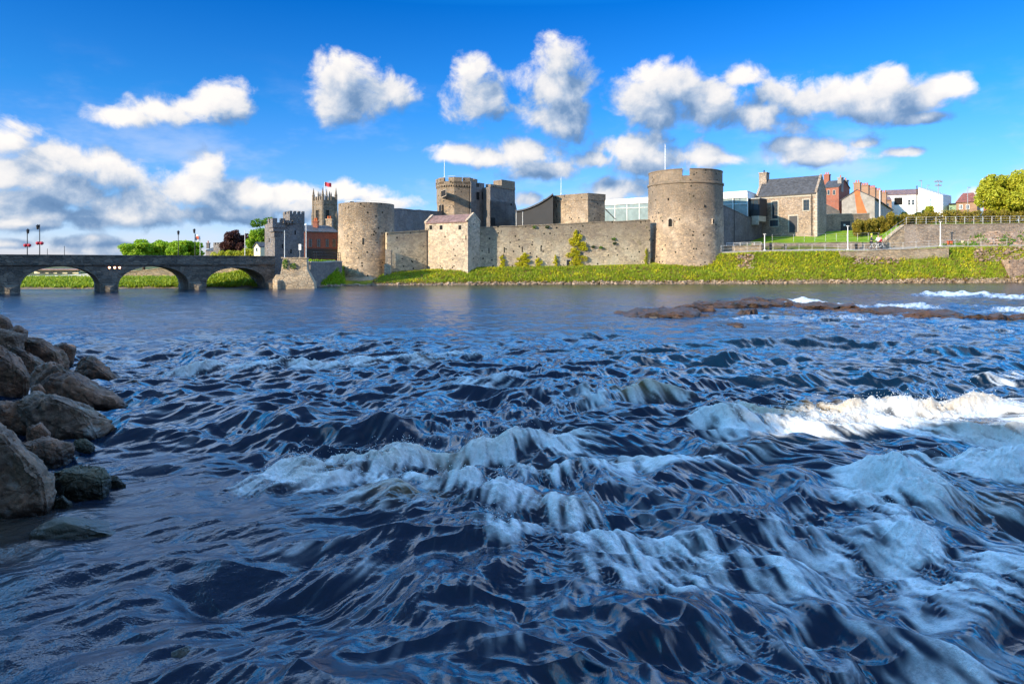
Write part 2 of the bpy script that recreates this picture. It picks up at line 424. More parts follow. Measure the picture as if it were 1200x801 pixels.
M['hivis'] = plain_mat('yellow_helmet', (0.70, 0.72, 0.05), 0.5, 0.1, 5)
M['jacket_dark'] = plain_mat('dark_jacket', (0.03, 0.035, 0.05), 0.8, 0.2, 5)
M['leaf'] = leaf_mat('leaves_green', (0.06, 0.15, 0.012), (0.16, 0.29, 0.02))
M['leaf_bright'] = leaf_mat('leaves_bright', (0.20, 0.36, 0.012), (0.36, 0.50, 0.03))
M['leaf_yellow'] = leaf_mat('leaves_yellow', (0.24, 0.30, 0.015), (0.58, 0.54, 0.05))
M['leaf_dark'] = leaf_mat('leaves_dark', (0.015, 0.045, 0.01), (0.05, 0.09, 0.015))
M['leaf_purple'] = leaf_mat('leaves_copper', (0.045, 0.015, 0.02), (0.12, 0.045, 0.03))
M['leaf_hedge'] = leaf_mat('leaves_hedge', (0.15, 0.13, 0.012), (0.36, 0.27, 0.035))
M['ivy'] = leaf_mat('ivy_yellow', (0.40, 0.42, 0.02), (0.68, 0.60, 0.03))
M['bark'] = plain_mat('bark', (0.09, 0.065, 0.045), 0.95, 0.35, 4, 0.8)

def seg(a, b):
    return Vector((b[0] - a[0], b[1] - a[1], 0))
def onface(A, B, px):
    """point of the vertical wall A-B seen in column px, and its depth"""
    u = (px - 600) / F; dx, dy = B[0] - A[0], B[1] - A[1]
    s = (u * A[1] - A[0]) / (dx - u * dy)
    return Vector((A[0] + s * dx, A[1] + s * dy, 0))
def fbox(mb, A, B, px0, px1, py0, py1, proud=0.03, depth=0.03):
    """box on the wall A-B covering columns px0..px1, rows py0 (top)..py1, standing proud of it"""
    p = onface(A, B, px0); q = onface(A, B, px1); D = (p.y + q.y) / 2
    t_ = seg(A, B).normalized(); n = Vector((t_.y, -t_.x, 0))
    if n.dot(-p) < 0: n = -n
    a, b_ = p + n * proud, q + n * proud; c, d = q - n * depth, p - n * depth
    mb.prism([a, b_, c, d], Z(py1, D), Z(py0, D)); return mb
def window(parent, A, B, px0, px1, py0, py1, frame='ashlar', pane='glass', proud=0.05, sill=True, bars=(1, 1), fw=0.10, name='window'):
    """window on a wall: stone surround part, with pane and bars as sub-parts"""
    p = onface(A, B, px0); q = onface(A, B, px1); D = (p.y + q.y) / 2
    t_ = seg(p, q).normalized(); n = Vector((t_.y, -t_.x, 0))
    if n.dot(-p) < 0: n = -n
    L = (q - p).length; z0, z1 = Z(py1, D), Z(py0, D)
    def slab(mb, s0, s1, a0, a1, pr, dp=0.05):
        P0 = p + t_ * s0; P1 = p + t_ * s1
        mb.prism([P0 + n * pr, P1 + n * pr, P1 - n * dp, P0 - n * dp], a0, a1)
    fr = MB()
    slab(fr, -fw, 0, z0 - fw, z1 + fw, proud); slab(fr, L, L + fw, z0 - fw, z1 + fw, proud)
    slab(fr, 0, L, z1, z1 + fw, proud)
    slab(fr, 0, L, z0 - fw, z0, proud + (0.05 if sill else 0))
    f_ = fr.build(name, M[frame], parent)
    g_ = MB(); slab(g_, 0, L, z0, z1, 0.012); g_.build('pane', M[pane], f_)
    if bars and (bars[0] > 1 or bars[1] > 1):
        bb = MB(); w_ = 0.03
        for i in range(1, bars[0]): slab(bb, L * i / bars[0] - w_, L * i / bars[0] + w_, z0, z1, 0.03, 0.0)
        for i in range(1, bars[1]):
            zz = z0 + (z1 - z0) * i / bars[1]; slab(bb, 0, L, zz - w_, zz + w_, 0.028, 0.0)
        bb.build('glazing_bar', M['white_metal'] if frame == 'white' else M['door_grey'], f_)
    return f_

# ------------------------------------------------------------------ river
def build_river():
    rows = np.concatenate([np.linspace(HZ + 13.0, 830, 1330), np.linspace(836, 1500, 40)])
    Yv = 2080.0 / (rows - HZ)
    uv = np.concatenate([np.linspace(-5, -0.93, 60), np.linspace(-0.92, 0.92, 1560), np.linspace(0.93, 5, 60)])
    U, Yg = np.meshgrid(uv, Yv)
    X = U * Yg; Y = Yg.copy()
    X = X.astype(np.float64)
    rs = (Y * Y / 2080.0) * 0.40            # row spacing in metres
    def att(freq): return np.clip(0.55 / (freq * rs + 1e-6), 0, 1) ** 1.0
    # flow direction
    lx = sst(-5.0, 2.5, X - 0.10 * (Y - 6))
    fx = -1.5 * (1 - lx) + 0.70 * lx + 1.35 * gfbm(X / 3.1 + 4, Y / 3.9, 2) + 0.6 * gnoise(X / 0.9, Y / 1.3 + 8)
    fy = -1.0 + 0.7 * gfbm(X / 2.7, Y / 3.4 + 30, 2)
    fl = np.sqrt(fx * fx + fy * fy) + 1e-6; fx /= fl; fy /= fl
    fx = fx.astype(np.float32); fy = fy.astype(np.float32)
    # line integral convolution of noise along the flow: streaks of a slow exposure
    def lic(freq, step, n, seed=0, curl=0.0):
        s = np.zeros_like(X, dtype=np.float32); wsum = 0
        ph = gnoise(X / 0.7 + seed, Y / 0.7) * curl
        dx = fx * np.cos(ph) - fy * np.sin(ph); dy = fx * np.sin(ph) + fy * np.cos(ph)
        for k in range(-n, n + 1):
            wgt = 0.5 + 0.5 * math.cos(math.pi * k / (n + 1)); t = k * step
            s += wgt * vnoise((X + dx * t) * freq + seed * 3.3, (Y + dy * t) * freq + seed * 7.1); wsum += wgt
        s /= wsum; s -= s.mean(); s /= s.std(); return s
    L1 = lic(17, 0.032, 12, 1, 0.5); L2 = lic(6.5, 0.11, 7, 2, 0.8); L3 = lic(2.4, 0.25, 5, 3, 0.5)
    # rapids strength
    rap = sst(36, 13, Y + 5 * gfbm(X / 7, Y / 9 + 3, 2)) * (1 - 0.35 * sst(-1.5, -5.5, X) * sst(11, 8, Y))
    rap *= 1 - 0.55 * sst(0.3, -3.5, X) * sst(10, 7, Y)
    rap = np.maximum(rap, 0.75 * sst(6, 14, X) * sst(52, 30, Y))
    rap = np.maximum(rap, 0.35 * sst(14, 26, X) * sst(78, 60, Y))
    wx = X + 0.35 * gnoise(X / 1.7, Y / 1.4 + 3); wy = Y + 0.35 * gnoise(X / 1.6 + 9, Y / 1.5)
    def licf(fn, step, n):
        t_ = 0; wsum = 0
        for k in range(-n, n + 1):
            wgt = 0.5 + 0.5 * math.cos(math.pi * k / (n + 1)); t_ = t_ + wgt * fn(wx + fx * k * step, wy + fy * k * step); wsum += wgt
        t_ = t_ / wsum; t_ = t_ - t_.mean(); return (t_ / t_.std()).astype(np.float32)
    webA = licf(lambda x, y: np.sqrt(gfbm(x / 0.62 + 7, y / 0.50, 2) ** 2 + .006), 0.045, 4)
    webB = licf(lambda x, y: np.sqrt(gfbm(x / 0.24 + 57, y / 0.20, 2) ** 2 + .010), 0.026, 8)
    webC = licf(lambda x, y: np.sqrt(gnoise(x / 0.10 + 37, y / 0.085) ** 2 + .012), 0.014, 9)
    H = np.zeros_like(X)
    H += rap * 0.27 * gfbm(wx / 4.2, wy / 2.5 + 5, 2)
    r1 = 1 - np.abs(gfbm(wx / 1.9 + 3, wy / 1.15, 2)) * 2.2
    H += rap * 0.15 * att(0.9) * r1
    r2 = 1 - np.abs(gfbm(wx / 0.78 + 31, wy / 0.55, 2)) * 2.2
    H += rap * 0.045 * att(1.9) * r2 * (0.6 + 0.8 * vnoise(X / 2.2, Y / 2.0))
    r3 = 1 - np.abs(gfbm(wx / 0.30 + 13, wy / 0.23, 2)) * 2.2
    H += (0.15 + 0.85 * rap) * 0.006 * att(4.5) * r3
    cal = 0.35 + 0.85 * sst(-.25, .3, gfbm(X / 2.6 + 90, Y / 2.1, 2))      # smooth tongues between broken water
    H -= (0.1 + 0.9 * rap) * cal * (0.0088 * att(3.2) * webB + 0.0016 * att(7) * webC + 0.014 * att(1.4) * webA)
    H += (0.3 + 0.7 * rap) * (0.0052 * att(7) * L2 + 0.0007 * att(16) * L1 + 0.022 * att(3) * L3)
    H += 0.0012 * att(14) * gfbm(wx / 0.10, wy / 0.08, 2) * (0.3 + 0.7 * rap)
    # the wider, calmer reach
    H += (1 - rap) * (0.070 * att(1.0) * gfbm(X / 2.6, Y / 1.3, 3) + 0.042 * att(2.5) * gfbm(X / 0.7, Y / 0.4, 2))
    H += 0.05 * sst(36, 22, Y) * gfbm(X / 5.0, Y / 2.2 + 77, 2)
    foam = np.zeros_like(X); tea = np.zeros_like(X)
    FEAT = [  # column, row, half length px, thickness m, height m, foam, rotation deg, brown
        (300,406,120,1.0,0.36,0,2,0),(470,410,60,0.7,0.18,0,0,0),
        (228,431,30,0.45,0.26,1.0,0,.5),(300,432,50,0.4,0.14,0.85,0,.3),(380,430,60,0.45,0.18,0.85,-3,.4),(460,424,60,0.4,0.18,0.8,-6,.4),(545,420,50,0.4,0.15,0.7,-6,.3),(600,440,60,0.35,0.1,0.3,0,0),(150,425,40,0.4,0.1,0.5,0,0),
        (385,488,80,0.85,0.42,0,-6,0),(480,497,60,0.7,0.22,0,-6,0),
        (430,527,50,0.40,0.36,1.0,-10,.6),(500,520,55,0.40,0.34,1.0,-4,.7),(355,545,55,0.45,0.30,1.0,-22,.5),(310,566,35,0.3,0.18,0.8,-20,.2),(575,520,50,0.35,0.22,0.9,0,.5),(640,518,50,0.35,0.18,0.8,4,.3),(450,556,70,0.35,0.10,0.8,-5,.1),
        (762,456,42,0.45,0.44,0.45,12,1),(700,470,30,0.4,0.2,0.35,0,.2),(680,432,60,0.6,0.26,0,4,0),(560,455,40,0.35,0.12,0.6,0,0),
        (850,496,40,0.45,0.28,0.9,-14,.4),(905,478,45,0.45,0.40,1.0,-6,1),(975,473,45,0.50,0.42,0.95,2,1),(1050,472,50,0.50,0.42,1.1,2,.7),(1135,480,60,0.50,0.38,1.05,6,.9),(1000,503,140,0.5,0.16,0.8,2,.6),(1150,512,60,0.5,0.15,0.8,2,.7),(1230,490,60,.5,.3,1,0,.5),
        (870,528,60,0.4,0.22,0.1,8,.2),(740,548,90,0.4,0.16,0.6,4,.4),(640,552,60,0.4,0.12,0.6,4,.3),
        (1150,560,75,0.45,0.50,0.25,6,.3),(1060,566,55,0.40,0.30,0.9,-20,.2),(1022,592,40,0.34,0.22,0.8,-45,.1),(1190,545,80,0.35,0.3,0.9,6,.2),(1110,545,60,0.35,0.2,0.8,0,.3),(1060,640,60,0.3,0.10,0.7,40,.0),
        (488,578,48,0.34,0.32,0.38,10,.9),(440,590,40,0.4,0.1,0.4,-10,.3),(575,600,45,0.34,0.16,0.75,50,.1),(590,640,45,0.3,0.08,0.75,10,0),(660,600,50,0.35,0.12,0.6,10,.3),(700,650,70,.35,.08,.55,10,0),(530,560,40,.3,.2,.8,0,.3),
        (960,394,45,0.9,0.40,0,5,0),(1050,398,50,0.9,0.38,0,5,0),(870,398,50,0.8,0.28,0.1,0,0),(1120,410,60,0.8,0.25,0.1,0,0),(890,420,60,0.6,0.22,0.1,0,0),(700,388,60,0.9,0.26,0,2,0),(790,420,60,0.6,0.24,0.0,6,0),(600,400,50,0.7,0.2,0,0,0),(1180,440,40,0.5,0.2,0.5,0,0),(1000,440,70,0.5,0.2,0.15,4,0),(640,470,60,0.5,0.2,0.2,4,0),
        (940,350,26,1.2,0.45,1.0,0,.2),(985,356,30,1.2,0.3,0.6,0,0),(1120,342,50,2.0,0.5,0.95,0,0),(1180,344,40,2.0,0.5,0.8,0,0),(1060,357,40,1.4,0.35,0.8,0,0),(1140,357,40,1.2,0.2,0.3,0,0),(1000,372,60,1.2,0.2,0.5,0,0),(1150,386,60,1.0,0.15,0.4,0,0),(870,372,50,1.0,0.2,0.45,0,0),(1200,362,40,1.2,0.3,0.7,0,0),
        (830,712,170,0.36,0.22,0,8,0),(1120,740,90,0.34,0.22,0,14,0),(980,650,120,0.5,0.12,0.45,30,0),(1120,690,100,0.5,0.10,0.50,30,0),(790,660,60,0.4,0.08,0.55,20,0),(740,690,50,0.3,0.05,0.45,10,0),(900,620,60,0.4,0.1,0.35,20,0),
        (400,640,120,0.6,0.10,0.10,0,0),(250,620,90,0.5,0.10,0.05,-10,0),(520,700,90,0.4,0.10,0.1,8,0),(640,690,70,0.35,0.10,0.15,8,0),(1050,800,120,.3,.1,.3,20,0),(350,470,200,.9,.02,.0,0,0),(900,760,60,.3,.02,.35,20,0)]
    vx = X + 0.28 * gfbm(X / 0.95 + 60, Y / 0.8, 2) * 1.0 + 0.10 * gnoise(X / 0.30, Y / 0.26); vy = Y + 0.26 * gfbm(X / 0.9, Y / 0.9 + 60, 2) + 0.10 * gnoise(X / 0.28 + 5, Y / 0.26 + 9)
    wob = 0.22 * gfbm(X / 1.1, Y / 1.1 + 50, 3)
    for (px, py, hl, b, h, fo, rot, br) in FEAT:
        h = h * (0.62 if fo > 0.3 else 0.72); Yc = (CH - h) * F / (py - HZ); Xc = (px - 600) * Yc / F; a = hl * Yc / F
        j = np.abs(Y - Yc) < (a + 5 * b + 1.5); rr = np.where(j.any(axis=1))[0]
        if len(rr) == 0: continue
        sl = slice(rr[0], rr[-1] + 1)
        near_ = np.clip(1.6 - Y[sl] / 22, 0.35, 1); dx = X[sl] * (1 - near_) + vx[sl] * near_ - Xc; dy = Y[sl] * (1 - near_) + vy[sl] * near_ - Yc; c, s = math.cos(R(rot)), math.sin(R(rot))
        q = dx * c + dy * s; t = -(-dx * s + dy * c) + wob[sl] * b / 0.5 + 0.10 * (q / a) ** 2 * b   # t grows towards the camera
        bf = np.where(t > 0, b * 0.62, b * 1.05)
        e = np.exp(-(q / a) ** 4 * 0.8) * np.exp(-(t / bf) ** 2)
        H[sl] += h * e * (0.72 + 0.9 * gnoise((X[sl] + px) / 0.8, Y[sl] / 1.1))
        tr = np.exp(-(q / a) ** 4 * 0.8) * np.exp(-((t - 1.35 * b) / (0.8 * b)) ** 2)
        H[sl] -= 0.30 * h * tr * (1 if fo < 0.3 else 0.35)
        if fo > 0:
            ef = np.exp(-(np.abs(q) / (a * 1.1)) ** 3) * np.exp(-(np.clip(np.abs(t - 0.35 * b) - 0.25 * b, 0, None) / (0.62 * b)) ** 2)
            foam[sl] = np.maximum(foam[sl], fo * ef) + 0.12 * fo * ef
        if br > 0: tea[sl] = np.maximum(tea[sl], br * e)
        elif fo == 0 and h > 0.15: foam[sl] -= 0.5 * e
    # tumbling surface where it breaks
    fm = np.clip(foam, 0, 1.2)
    lump = 1 - np.abs(gfbm(wx / 0.34 + 3, wy / 0.26, 4, 0.6)) * 2.0
    H += fm * att(2.0) * (0.066 * lump) * (0.5 + vnoise(X / 1.3, Y / 1.1))
    H += fm * att(6) * 0.020 * gfbm(wx / 0.09, wy / 0.08, 3, 0.6)
    # foam pattern: lacy strands drawn out by the flow, closing up where the water breaks
    patch = gfbm(X / 2.2 + 21, Y / 1.9 + 2, 3)
    T = 0.54 + 0.15 * webA + 0.15 * webB * att(3) + 0.11 * webC * att(7) - 0.045 * L1 * att(12) - 0.04 * L2
    D0 = 1.14 * fm + rap * (0.10 + 0.34 * patch) + 0.27 * rap * sst(-1, 2.5, X) * sst(16, 9, Y) + 0.10 * rap * (r1 - 0.45)
    D0 -= 0.12 * sst(-1.5, -4.5, X) * sst(12, 8, Y)
    fo_ = sst(-0.03, 0.92, D0 - T + 0.04 * L1 * att(12) + 0.05 * L2) * (0.65 + 0.35 * np.clip(D0, 0, 1)) * 1.1
    fo_ *= 1 - 0.42 * sst(-.3, 1.8, webB * .7 * att(3) + webC * .5 * att(7) - .2 * L1 * att(12)) * sst(40, 20, Y)
    thin = 0.07 * sst(0.9, 2.8, 1.0 * L1 * att(12) + 0.4 * L2 + 0.9 * patch) * rap
    fo_ = np.clip(np.maximum(fo_, thin), 0, 1)
    # slack brown water beside the boulders
    Xc, Yc = (30 - 600) * 6.6 / F, 6.6
    slack = np.exp(-(((X + 5.1) / 1.0) ** 2 + ((Y - 6.4) / 0.9) ** 2))
    H *= 1 - 0.6 * slack; fo_ *= 1 - slack
    tea = np.clip(tea + slack * 0.5, 0, 1)
    # droplets thrown up by the breaking crests
    rg = np.random.default_rng(5); cw = np.where((fm > 0.8) & (Y < 22) & (np.abs(U) < .9), fm * (H > 0.05), 0).ravel(); cw /= cw.sum()
    idx = rg.choice(cw.size, 2600, p=cw); nd = len(idx)
    c = np.stack([X.ravel()[idx], Y.ravel()[idx], H.ravel()[idx]], -1) + rg.normal(0, .05, (nd, 3)) * [1, 1, 0]
    c[:, 2] += rg.exponential(.045, nd) + .01; rr_ = (rg.uniform(.0025, .0075, nd) * np.clip(c[:, 1] / 10, .7, 1.6))[:, None]
    off = np.array([[1, 0, 0], [0, 1, 0], [-1, 0, 0], [0, -1, 0], [0, 0, 1.2], [0, 0, -1.2]])
    dv = (c[:, None, :] + off[None] * rr_[:, None, :]).reshape(-1, 3); tf = np.array([[0, 1, 4], [1, 2, 4], [2, 3, 4], [3, 0, 4], [1, 0, 5], [2, 1, 5], [3, 2, 5], [0, 3, 5]])
    df = (np.arange(nd)[:, None, None] * 6 + tf[None]).reshape(-1, 3)
    dm_ = plain_mat('spray_drops', (0.75, 0.78, 0.80), 0.3, 0.03, 1.0, bmp=0); so_ = np_mesh('spray', dv, df, dm_, True); tag(so_, 'fine white spray drops above the breaking crests', None, None, 'stuff')
    # keep the surface from riding over the far banks
    Zg = H
    verts = np.stack([X, Y, Zg], -1).reshape(-1, 3)
    nr, nc = X.shape
    i = np.arange(nr * nc).reshape(nr, nc)
    q = np.stack([i[:-1, :-1], i[1:, :-1], i[1:, 1:], i[:-1, 1:]], -1).reshape(-1, 4)
    m, t, b = new_mat('river_water')
    fa = t.n.new('ShaderNodeAttribute'); fa.attribute_name = 'foam'
    ta = t.n.new('ShaderNodeAttribute'); ta.attribute_name = 'tea'
    ca = t.n.new('ShaderNodeAttribute'); ca.attribute_name = 'calm'
    co = coords(t)
    fn = t.noise(co, 26, 4, 0.7)
    ff = t.math('MULTIPLY', fa.outputs['Fac'], t.math('MULTIPLY_ADD', fn, 1.1, 0.42), clamp=True)
    wc = t.mix(ta.outputs['Fac'], (0.0008, 0.012, 0.032), (0.09, 0.058, 0.020))
    fc = t.mix(t.math('MULTIPLY', ta.outputs['Fac'], 0.75), (0.69, 0.72, 0.75), (0.50, 0.375, 0.23))
    t.l.new(t.mix(ff, wc, fc), b.inputs['Base Color'])
    t.l.new(t.math('ADD', t.math('MULTIPLY_ADD', ff, 0.45, 0.13), t.math('MULTIPLY', ca.outputs['Fac'], .03)), b.inputs['Roughness']); b.inputs['Specular IOR Level'].default_value = 0.5
    b.inputs['IOR'].default_value = 1.333
    bn = t.math('ADD', t.noise(t.vmath('MULTIPLY', co, (1, 1.5, 1)), 3.2, 5, 0.7), t.math('MULTIPLY', t.noise(co, 14, 4, 0.65), .35))
    fh = t.math('MULTIPLY', t.noise(co, 70, 3, .6), t.math('MULTIPLY', fa.outputs['Fac'], .5))
    bump(t, b, t.math('ADD', fh, t.math('MULTIPLY', bn, t.math('MULTIPLY_ADD', ca.outputs['Fac'], .7, .08))), 0.8, 0.06)
    o = np_mesh('river', verts, q, m, True, {'foam': fo_.ravel(), 'tea': tea.ravel(), 'calm': (1 - rap).ravel()})
    tag(o, 'dark blue fast river with foaming rapids in front of the castle', None, None, 'structure')
    return lambda px, D: 0
build_river()
# the river beyond and around the detailed reach
def outer_water():
    m, t, b = new_mat('river_far')
    co = coords(t)
    t.l.new(t.mix(t.noise(co, 0.3, 3), (0.003, 0.016, 0.035), (0.005, 0.022, 0.045)), b.inputs['Base Color'])
    b.inputs['Roughness'].default_value = 0.15; b.inputs['IOR'].default_value = 1.333; b.inputs['Specular IOR Level'].default_value = 1.0
    bump(t, b, t.noise(t.vmath('MULTIPLY', co, (1, 1.6, 1)), 1.6, 4, 0.6), 0.5, 0.1)
    mb = MB(); Yf = 2080 / 13.0 - 0.5
    mb.add([(-1400, Yf, -0.01), (1400, Yf, -0.01), (1400, 1500, -0.01), (-1400, 1500, -0.01)], [(0, 1, 2, 3)])
    tag(mb.build('river_upstream', m), 'flat river far beyond the bridge', None, None, 'structure')
outer_water()

# ------------------------------------------------------------------ the far bank and the ground behind it
def zz(D, py): return (D, Z(py, D))
COLS = [  # column px, knots (depth, height): under water, waterline, low bank, bank top, path back, step, plateau, back, far
    (-2600, [(64,-.8),(66,0),(69,.6),(72,.9),(76,.95),(77,1.0),(110,1.2),(260,3),(1500,8)]),
    (-300,  [(64,-.8),(66,0),(69,.6),(72,.9),(76,.95),(77,1.0),(110,1.2),(260,3),(1500,8)]),
    (120,   [(67,-.8),(68.5,0),(71,.6),(74,.9),(77,.95),(78,1.0),(110,1.2),(260,3),(1500,8)]),
    (235,   [(69,-.8),(70.5,0),(72,.5),(74.5,.9),(77,1.0),(78,1.2),(110,1.6),(260,3),(1500,8)]),
    (310,   [(71,-.8),(72.5,0),(74,.6),(76,1.6),(78,2.6),(79,2.7),(110,3),(260,3.4),(1500,8)]),
    (330,   [(70.5,-.8),(72,0),(73.2,1.2),(74.2,2.6),(77,2.65),(79,2.7),(110,3),(260,3.4),(1500,8)]),
    (392,   [(75,-.8),(76.4,0),(77.5,.6),(78.8,1.4),(79.6,2.3),(80.4,2.6),(110,3),(260,3.4),(1500,8)]),
    (405,   [(76,-.8),(78,0),(79.5,.15),(81,.3),(83,.5),(88,1.9),(110,3),(260,3.6),(1500,8)]),
    (436,   [(77,-.8),(78.6,0),(80,.2),(82,.35),(84,.6),(88,1.9),(110,3),(260,3.6),(1500,8)]),
    (456,   [(77.8,-.8),(79.4,0),(81,.45),(83,1.0),(84.8,1.4),(87,1.9),(110,3),(260,3.6),(1500,8)]),
    (500,   [(78.4,-.8),(80,0),(81.5,.5),(84.2,1.35),(86.6,1.65),(88,2.2),(110,3),(260,4),(1500,8)]),
    (560,   [(80,-.8),(81.6,0),(82.5,.7),(84,1.6),(85.4,2.0),(88,2.6),(110,3),(260,4),(1500,8)]),
    (660,   [(81.5,-.8),(83,0),(84,.7),(86,1.8),(87.6,2.1),(90,2.8),(110,3.2),(260,4.5),(1500,8)]),
    (760,   [(83.2,-.8),(84.7,0),(85.7,.8),(87.6,1.9),(89.4,2.3),(92,3),(110,4),(260,6),(1500,10)]),
    (815,   [(83.6,-.8),(85.1,0),(86,.9),(87.8,2.0),(88.8,2.5),(92,3.2),(110,5),(260,8),(1500,12)]),
    (846,   [(84.2,-.8),(85.6,0),(86.5,.9),(88.3,2.2),(89.3,3.9),(92.4,4.2),(97,4.8),(260,9),(1500,12)]),
    (880,   [(84,-.8),(85.3,0),(86.2,.9),(88.3,2.4),(89.3,4.0),(92.2,4.2),(93,5.05),(104,6.2),(1500,12)]),
    (900,   [(84.5,-.8),(85.7,0),(86.6,1.0),(88.4,2.6),(89.6,4.1),(92.4,4.3),(93,5.2),(104,6.8),(1500,12)]),
    (960,   [(85.6,-.8),(86.8,0),(87.8,1.1),(89.2,2.9),(90.2,4.15),(93,4.4),(93.6,5.2),(102,7.3),(1500,14)]),
    (1030,  [(86.8,-.8),(88,0),(89,1.1),(90.4,3.0),(91.2,4.2),(94.4,4.5),(95,5.4),(103,7.6),(1500,15)]),
    (1052,  [(87.1,-.8),(88.4,0),(89.4,1.2),(90.8,3.1),(91.6,4.3),(95.2,4.8),(96.0,7.7),(104,8.4),(1500,15)]),
    (1100,  [(87.7,-.8),(89,0),(90,1.4),(91.4,3.5),(92.2,4.7),(95.4,5.0),(96.2,8.0),(106,9.0),(1500,16)]),
    (1180,  [(88.7,-.8),(90,0),(91,1.4),(92.4,3.3),(93.4,4.9),(95.6,5.6),(96.6,8.0),(108,9.2),(1500,16)]),
    (1400,  [(90,-.8),(91,0),(92,1.4),(93.4,3.3),(94.4,4.9),(96.4,5.6),(97.6,8.0),(110,9.5),(1500,16)]),
    (3400,  [(90,-.8),(91,0),(92,1.4),(93.4,3.3),(94.4,4.9),(96.4,5.6),(97.6,8.0),(110,9.5),(1500,16)])]
_cp = np.array([c[0] for c in COLS], float)
_cd = np.array([[k[0] for k in c[1]] for c in COLS]); _cz = np.array([[k[1] for k in c[1]] for c in COLS])
def knots(px):
    return np.array([np.interp(px, _cp, _cd[:, k]) for k in range(9)]), np.array([np.interp(px, _cp, _cz[:, k]) for k in range(9)])
def ground(px, D):                 # height of the ground seen in column px at depth D
    d, z = knots(px); return float(np.interp(D, d, z))
def ground_xy(p):
    return ground(600 + F * p[0] / p[1], p[1])

def land_material():
    m, t, b = new_mat('bank_ground')
    a = t.n.new('ShaderNodeAttribute'); a.attribute_name = 'zone'     # x shore, y wild grass, z lawn
    sp_ = t.n.new('ShaderNodeSeparateXYZ'); t.l.new(a.outputs['Vector'], sp_.inputs[0])
    co = coords(t)
    n = t.noise(co, 0.5, 5, 0.65); n2 = t.noise(co, 3.5, 4, 0.7); n3 = t.noise(t.vmath('ADD', co, (40, 3, 0)), 0.22, 3)
    wild = t.mix(t.maprange(n, 0.35, 0.65), (0.12, 0.18, 0.012), (0.33, 0.33, 0.02))
    wild = t.mix(t.maprange(n2, 0.4, 0.75), wild, (0.14, 0.11, 0.035))
    lawn = t.mix(t.maprange(n, 0.3, 0.7), (0.14, 0.26, 0.015), (0.24, 0.34, 0.02))
    dirt = t.mix(t.maprange(n2, 0.3, 0.7), (0.13, 0.09, 0.055), (0.30, 0.22, 0.15))
    soil = t.mix(t.maprange(n3, 0.3, 0.7), (0.07, 0.10, 0.02), (0.14, 0.12, 0.06))
    col = t.mix(sp_.outputs[0], soil, dirt)
    col = t.mix(sp_.outputs[1], col, wild); col = t.mix(sp_.outputs[2], col, lawn)
    t.l.new(col, b.inputs['Base Color']); b.inputs['Roughness'].default_value = 0.95; b.inputs['Specular IOR Level'].default_value = 0.15
    bump(t, b, n2, 0.8, 0.15); return m

def build_land():
    pxs = np.concatenate([np.linspace(-2600, -320, 30), np.linspace(-300, 1400, 900), np.linspace(1450, 3400, 30)])
    ts = np.concatenate([np.linspace(0, 1, 3)[:-1], np.linspace(1, 2, 7)[:-1], np.linspace(2, 3, 8)[:-1], np.linspace(3, 4, 8)[:-1], np.linspace(4, 5, 5)[:-1], np.linspace(5, 6, 4)[:-1], np.linspace(6, 7, 12)[:-1], np.linspace(7, 8, 8)])
    V = np.zeros((len(ts), len(pxs), 3)); zone = np.zeros((len(ts), len(pxs), 3))
    for j, px in enumerate(pxs):
        d, z = knots(px); D = np.interp(ts, range(9), d); zv = np.interp(ts, range(9), z)
        V[:, j, 0] = (px - 600) * D / F; V[:, j, 1] = D; V[:, j, 2] = zv
        zone[:, j, 0] = np.where(ts < 1.45, 1, 0)
        castle = 1.0 if px < 846 else 0.0
        zone[:, j, 1] = np.clip(np.where((ts >= 1.3) & (ts < 5.2), (ts - 1.25) * 3, 0), 0, 1)
        if px > 870 and px < 1062: zone[:, j, 2] = ((ts >= 5.9) & (ts < 7.2)) * 1.0
        if px >= 1062: zone[:, j, 1] = np.where(ts > 5.9, .8, zone[:, j, 1])
        if 990 < px < 1125 or px > 1150:      # bare stony patches of the bank
            pass
    n = gfbm(V[:, :, 0] / 1.6, V[:, :, 1] / 1.0, 4)
    amp = np.interp(ts, [0, 1, 1.4, 3.6, 4.1, 5.0, 6, 8], [.1, .12, .16, .16, .05, .03, .05, .1])[:, None]
    V[:, :, 2] += n * amp
    wl = gfbm(V[:, :, 0] / 2.5, 0 * V[:, :, 0] + 5, 3); V[:, :, 1] += wl * 0.8 * (np.abs(ts - 1.0) < 1)[:, None] * (1 - np.abs(ts - 1))[:, None]
    nr, nc = V.shape[:2]; i = np.arange(nr * nc).reshape(nr, nc)
    q = np.stack([i[:-1, :-1], i[:-1, 1:], i[1:, 1:], i[1:, :-1]], -1).reshape(-1, 4)
    o = np_mesh('ground', V.reshape(-1, 3), q, land_material(), True, {'zone': zone.reshape(-1, 3)})
    tag(o, 'grassy far river bank rising to the castle and the houses', None, None, 'structure')
build_land()

# the bed of the river and the land all round
m_bed = plain_mat('river_bed', (0.10, 0.085, 0.06), 0.95, 0.3, 0.4)
mb = MB(); mb.add([(-1500, -1500, -1.2), (1500, -1500, -1.2), (1500, 1600, -1.2), (-1500, 1600, -1.2)], [(0, 1, 2, 3)])
tag(mb.build('river_bed', m_bed), 'brown river bed and land below the water', None, None, 'structure')

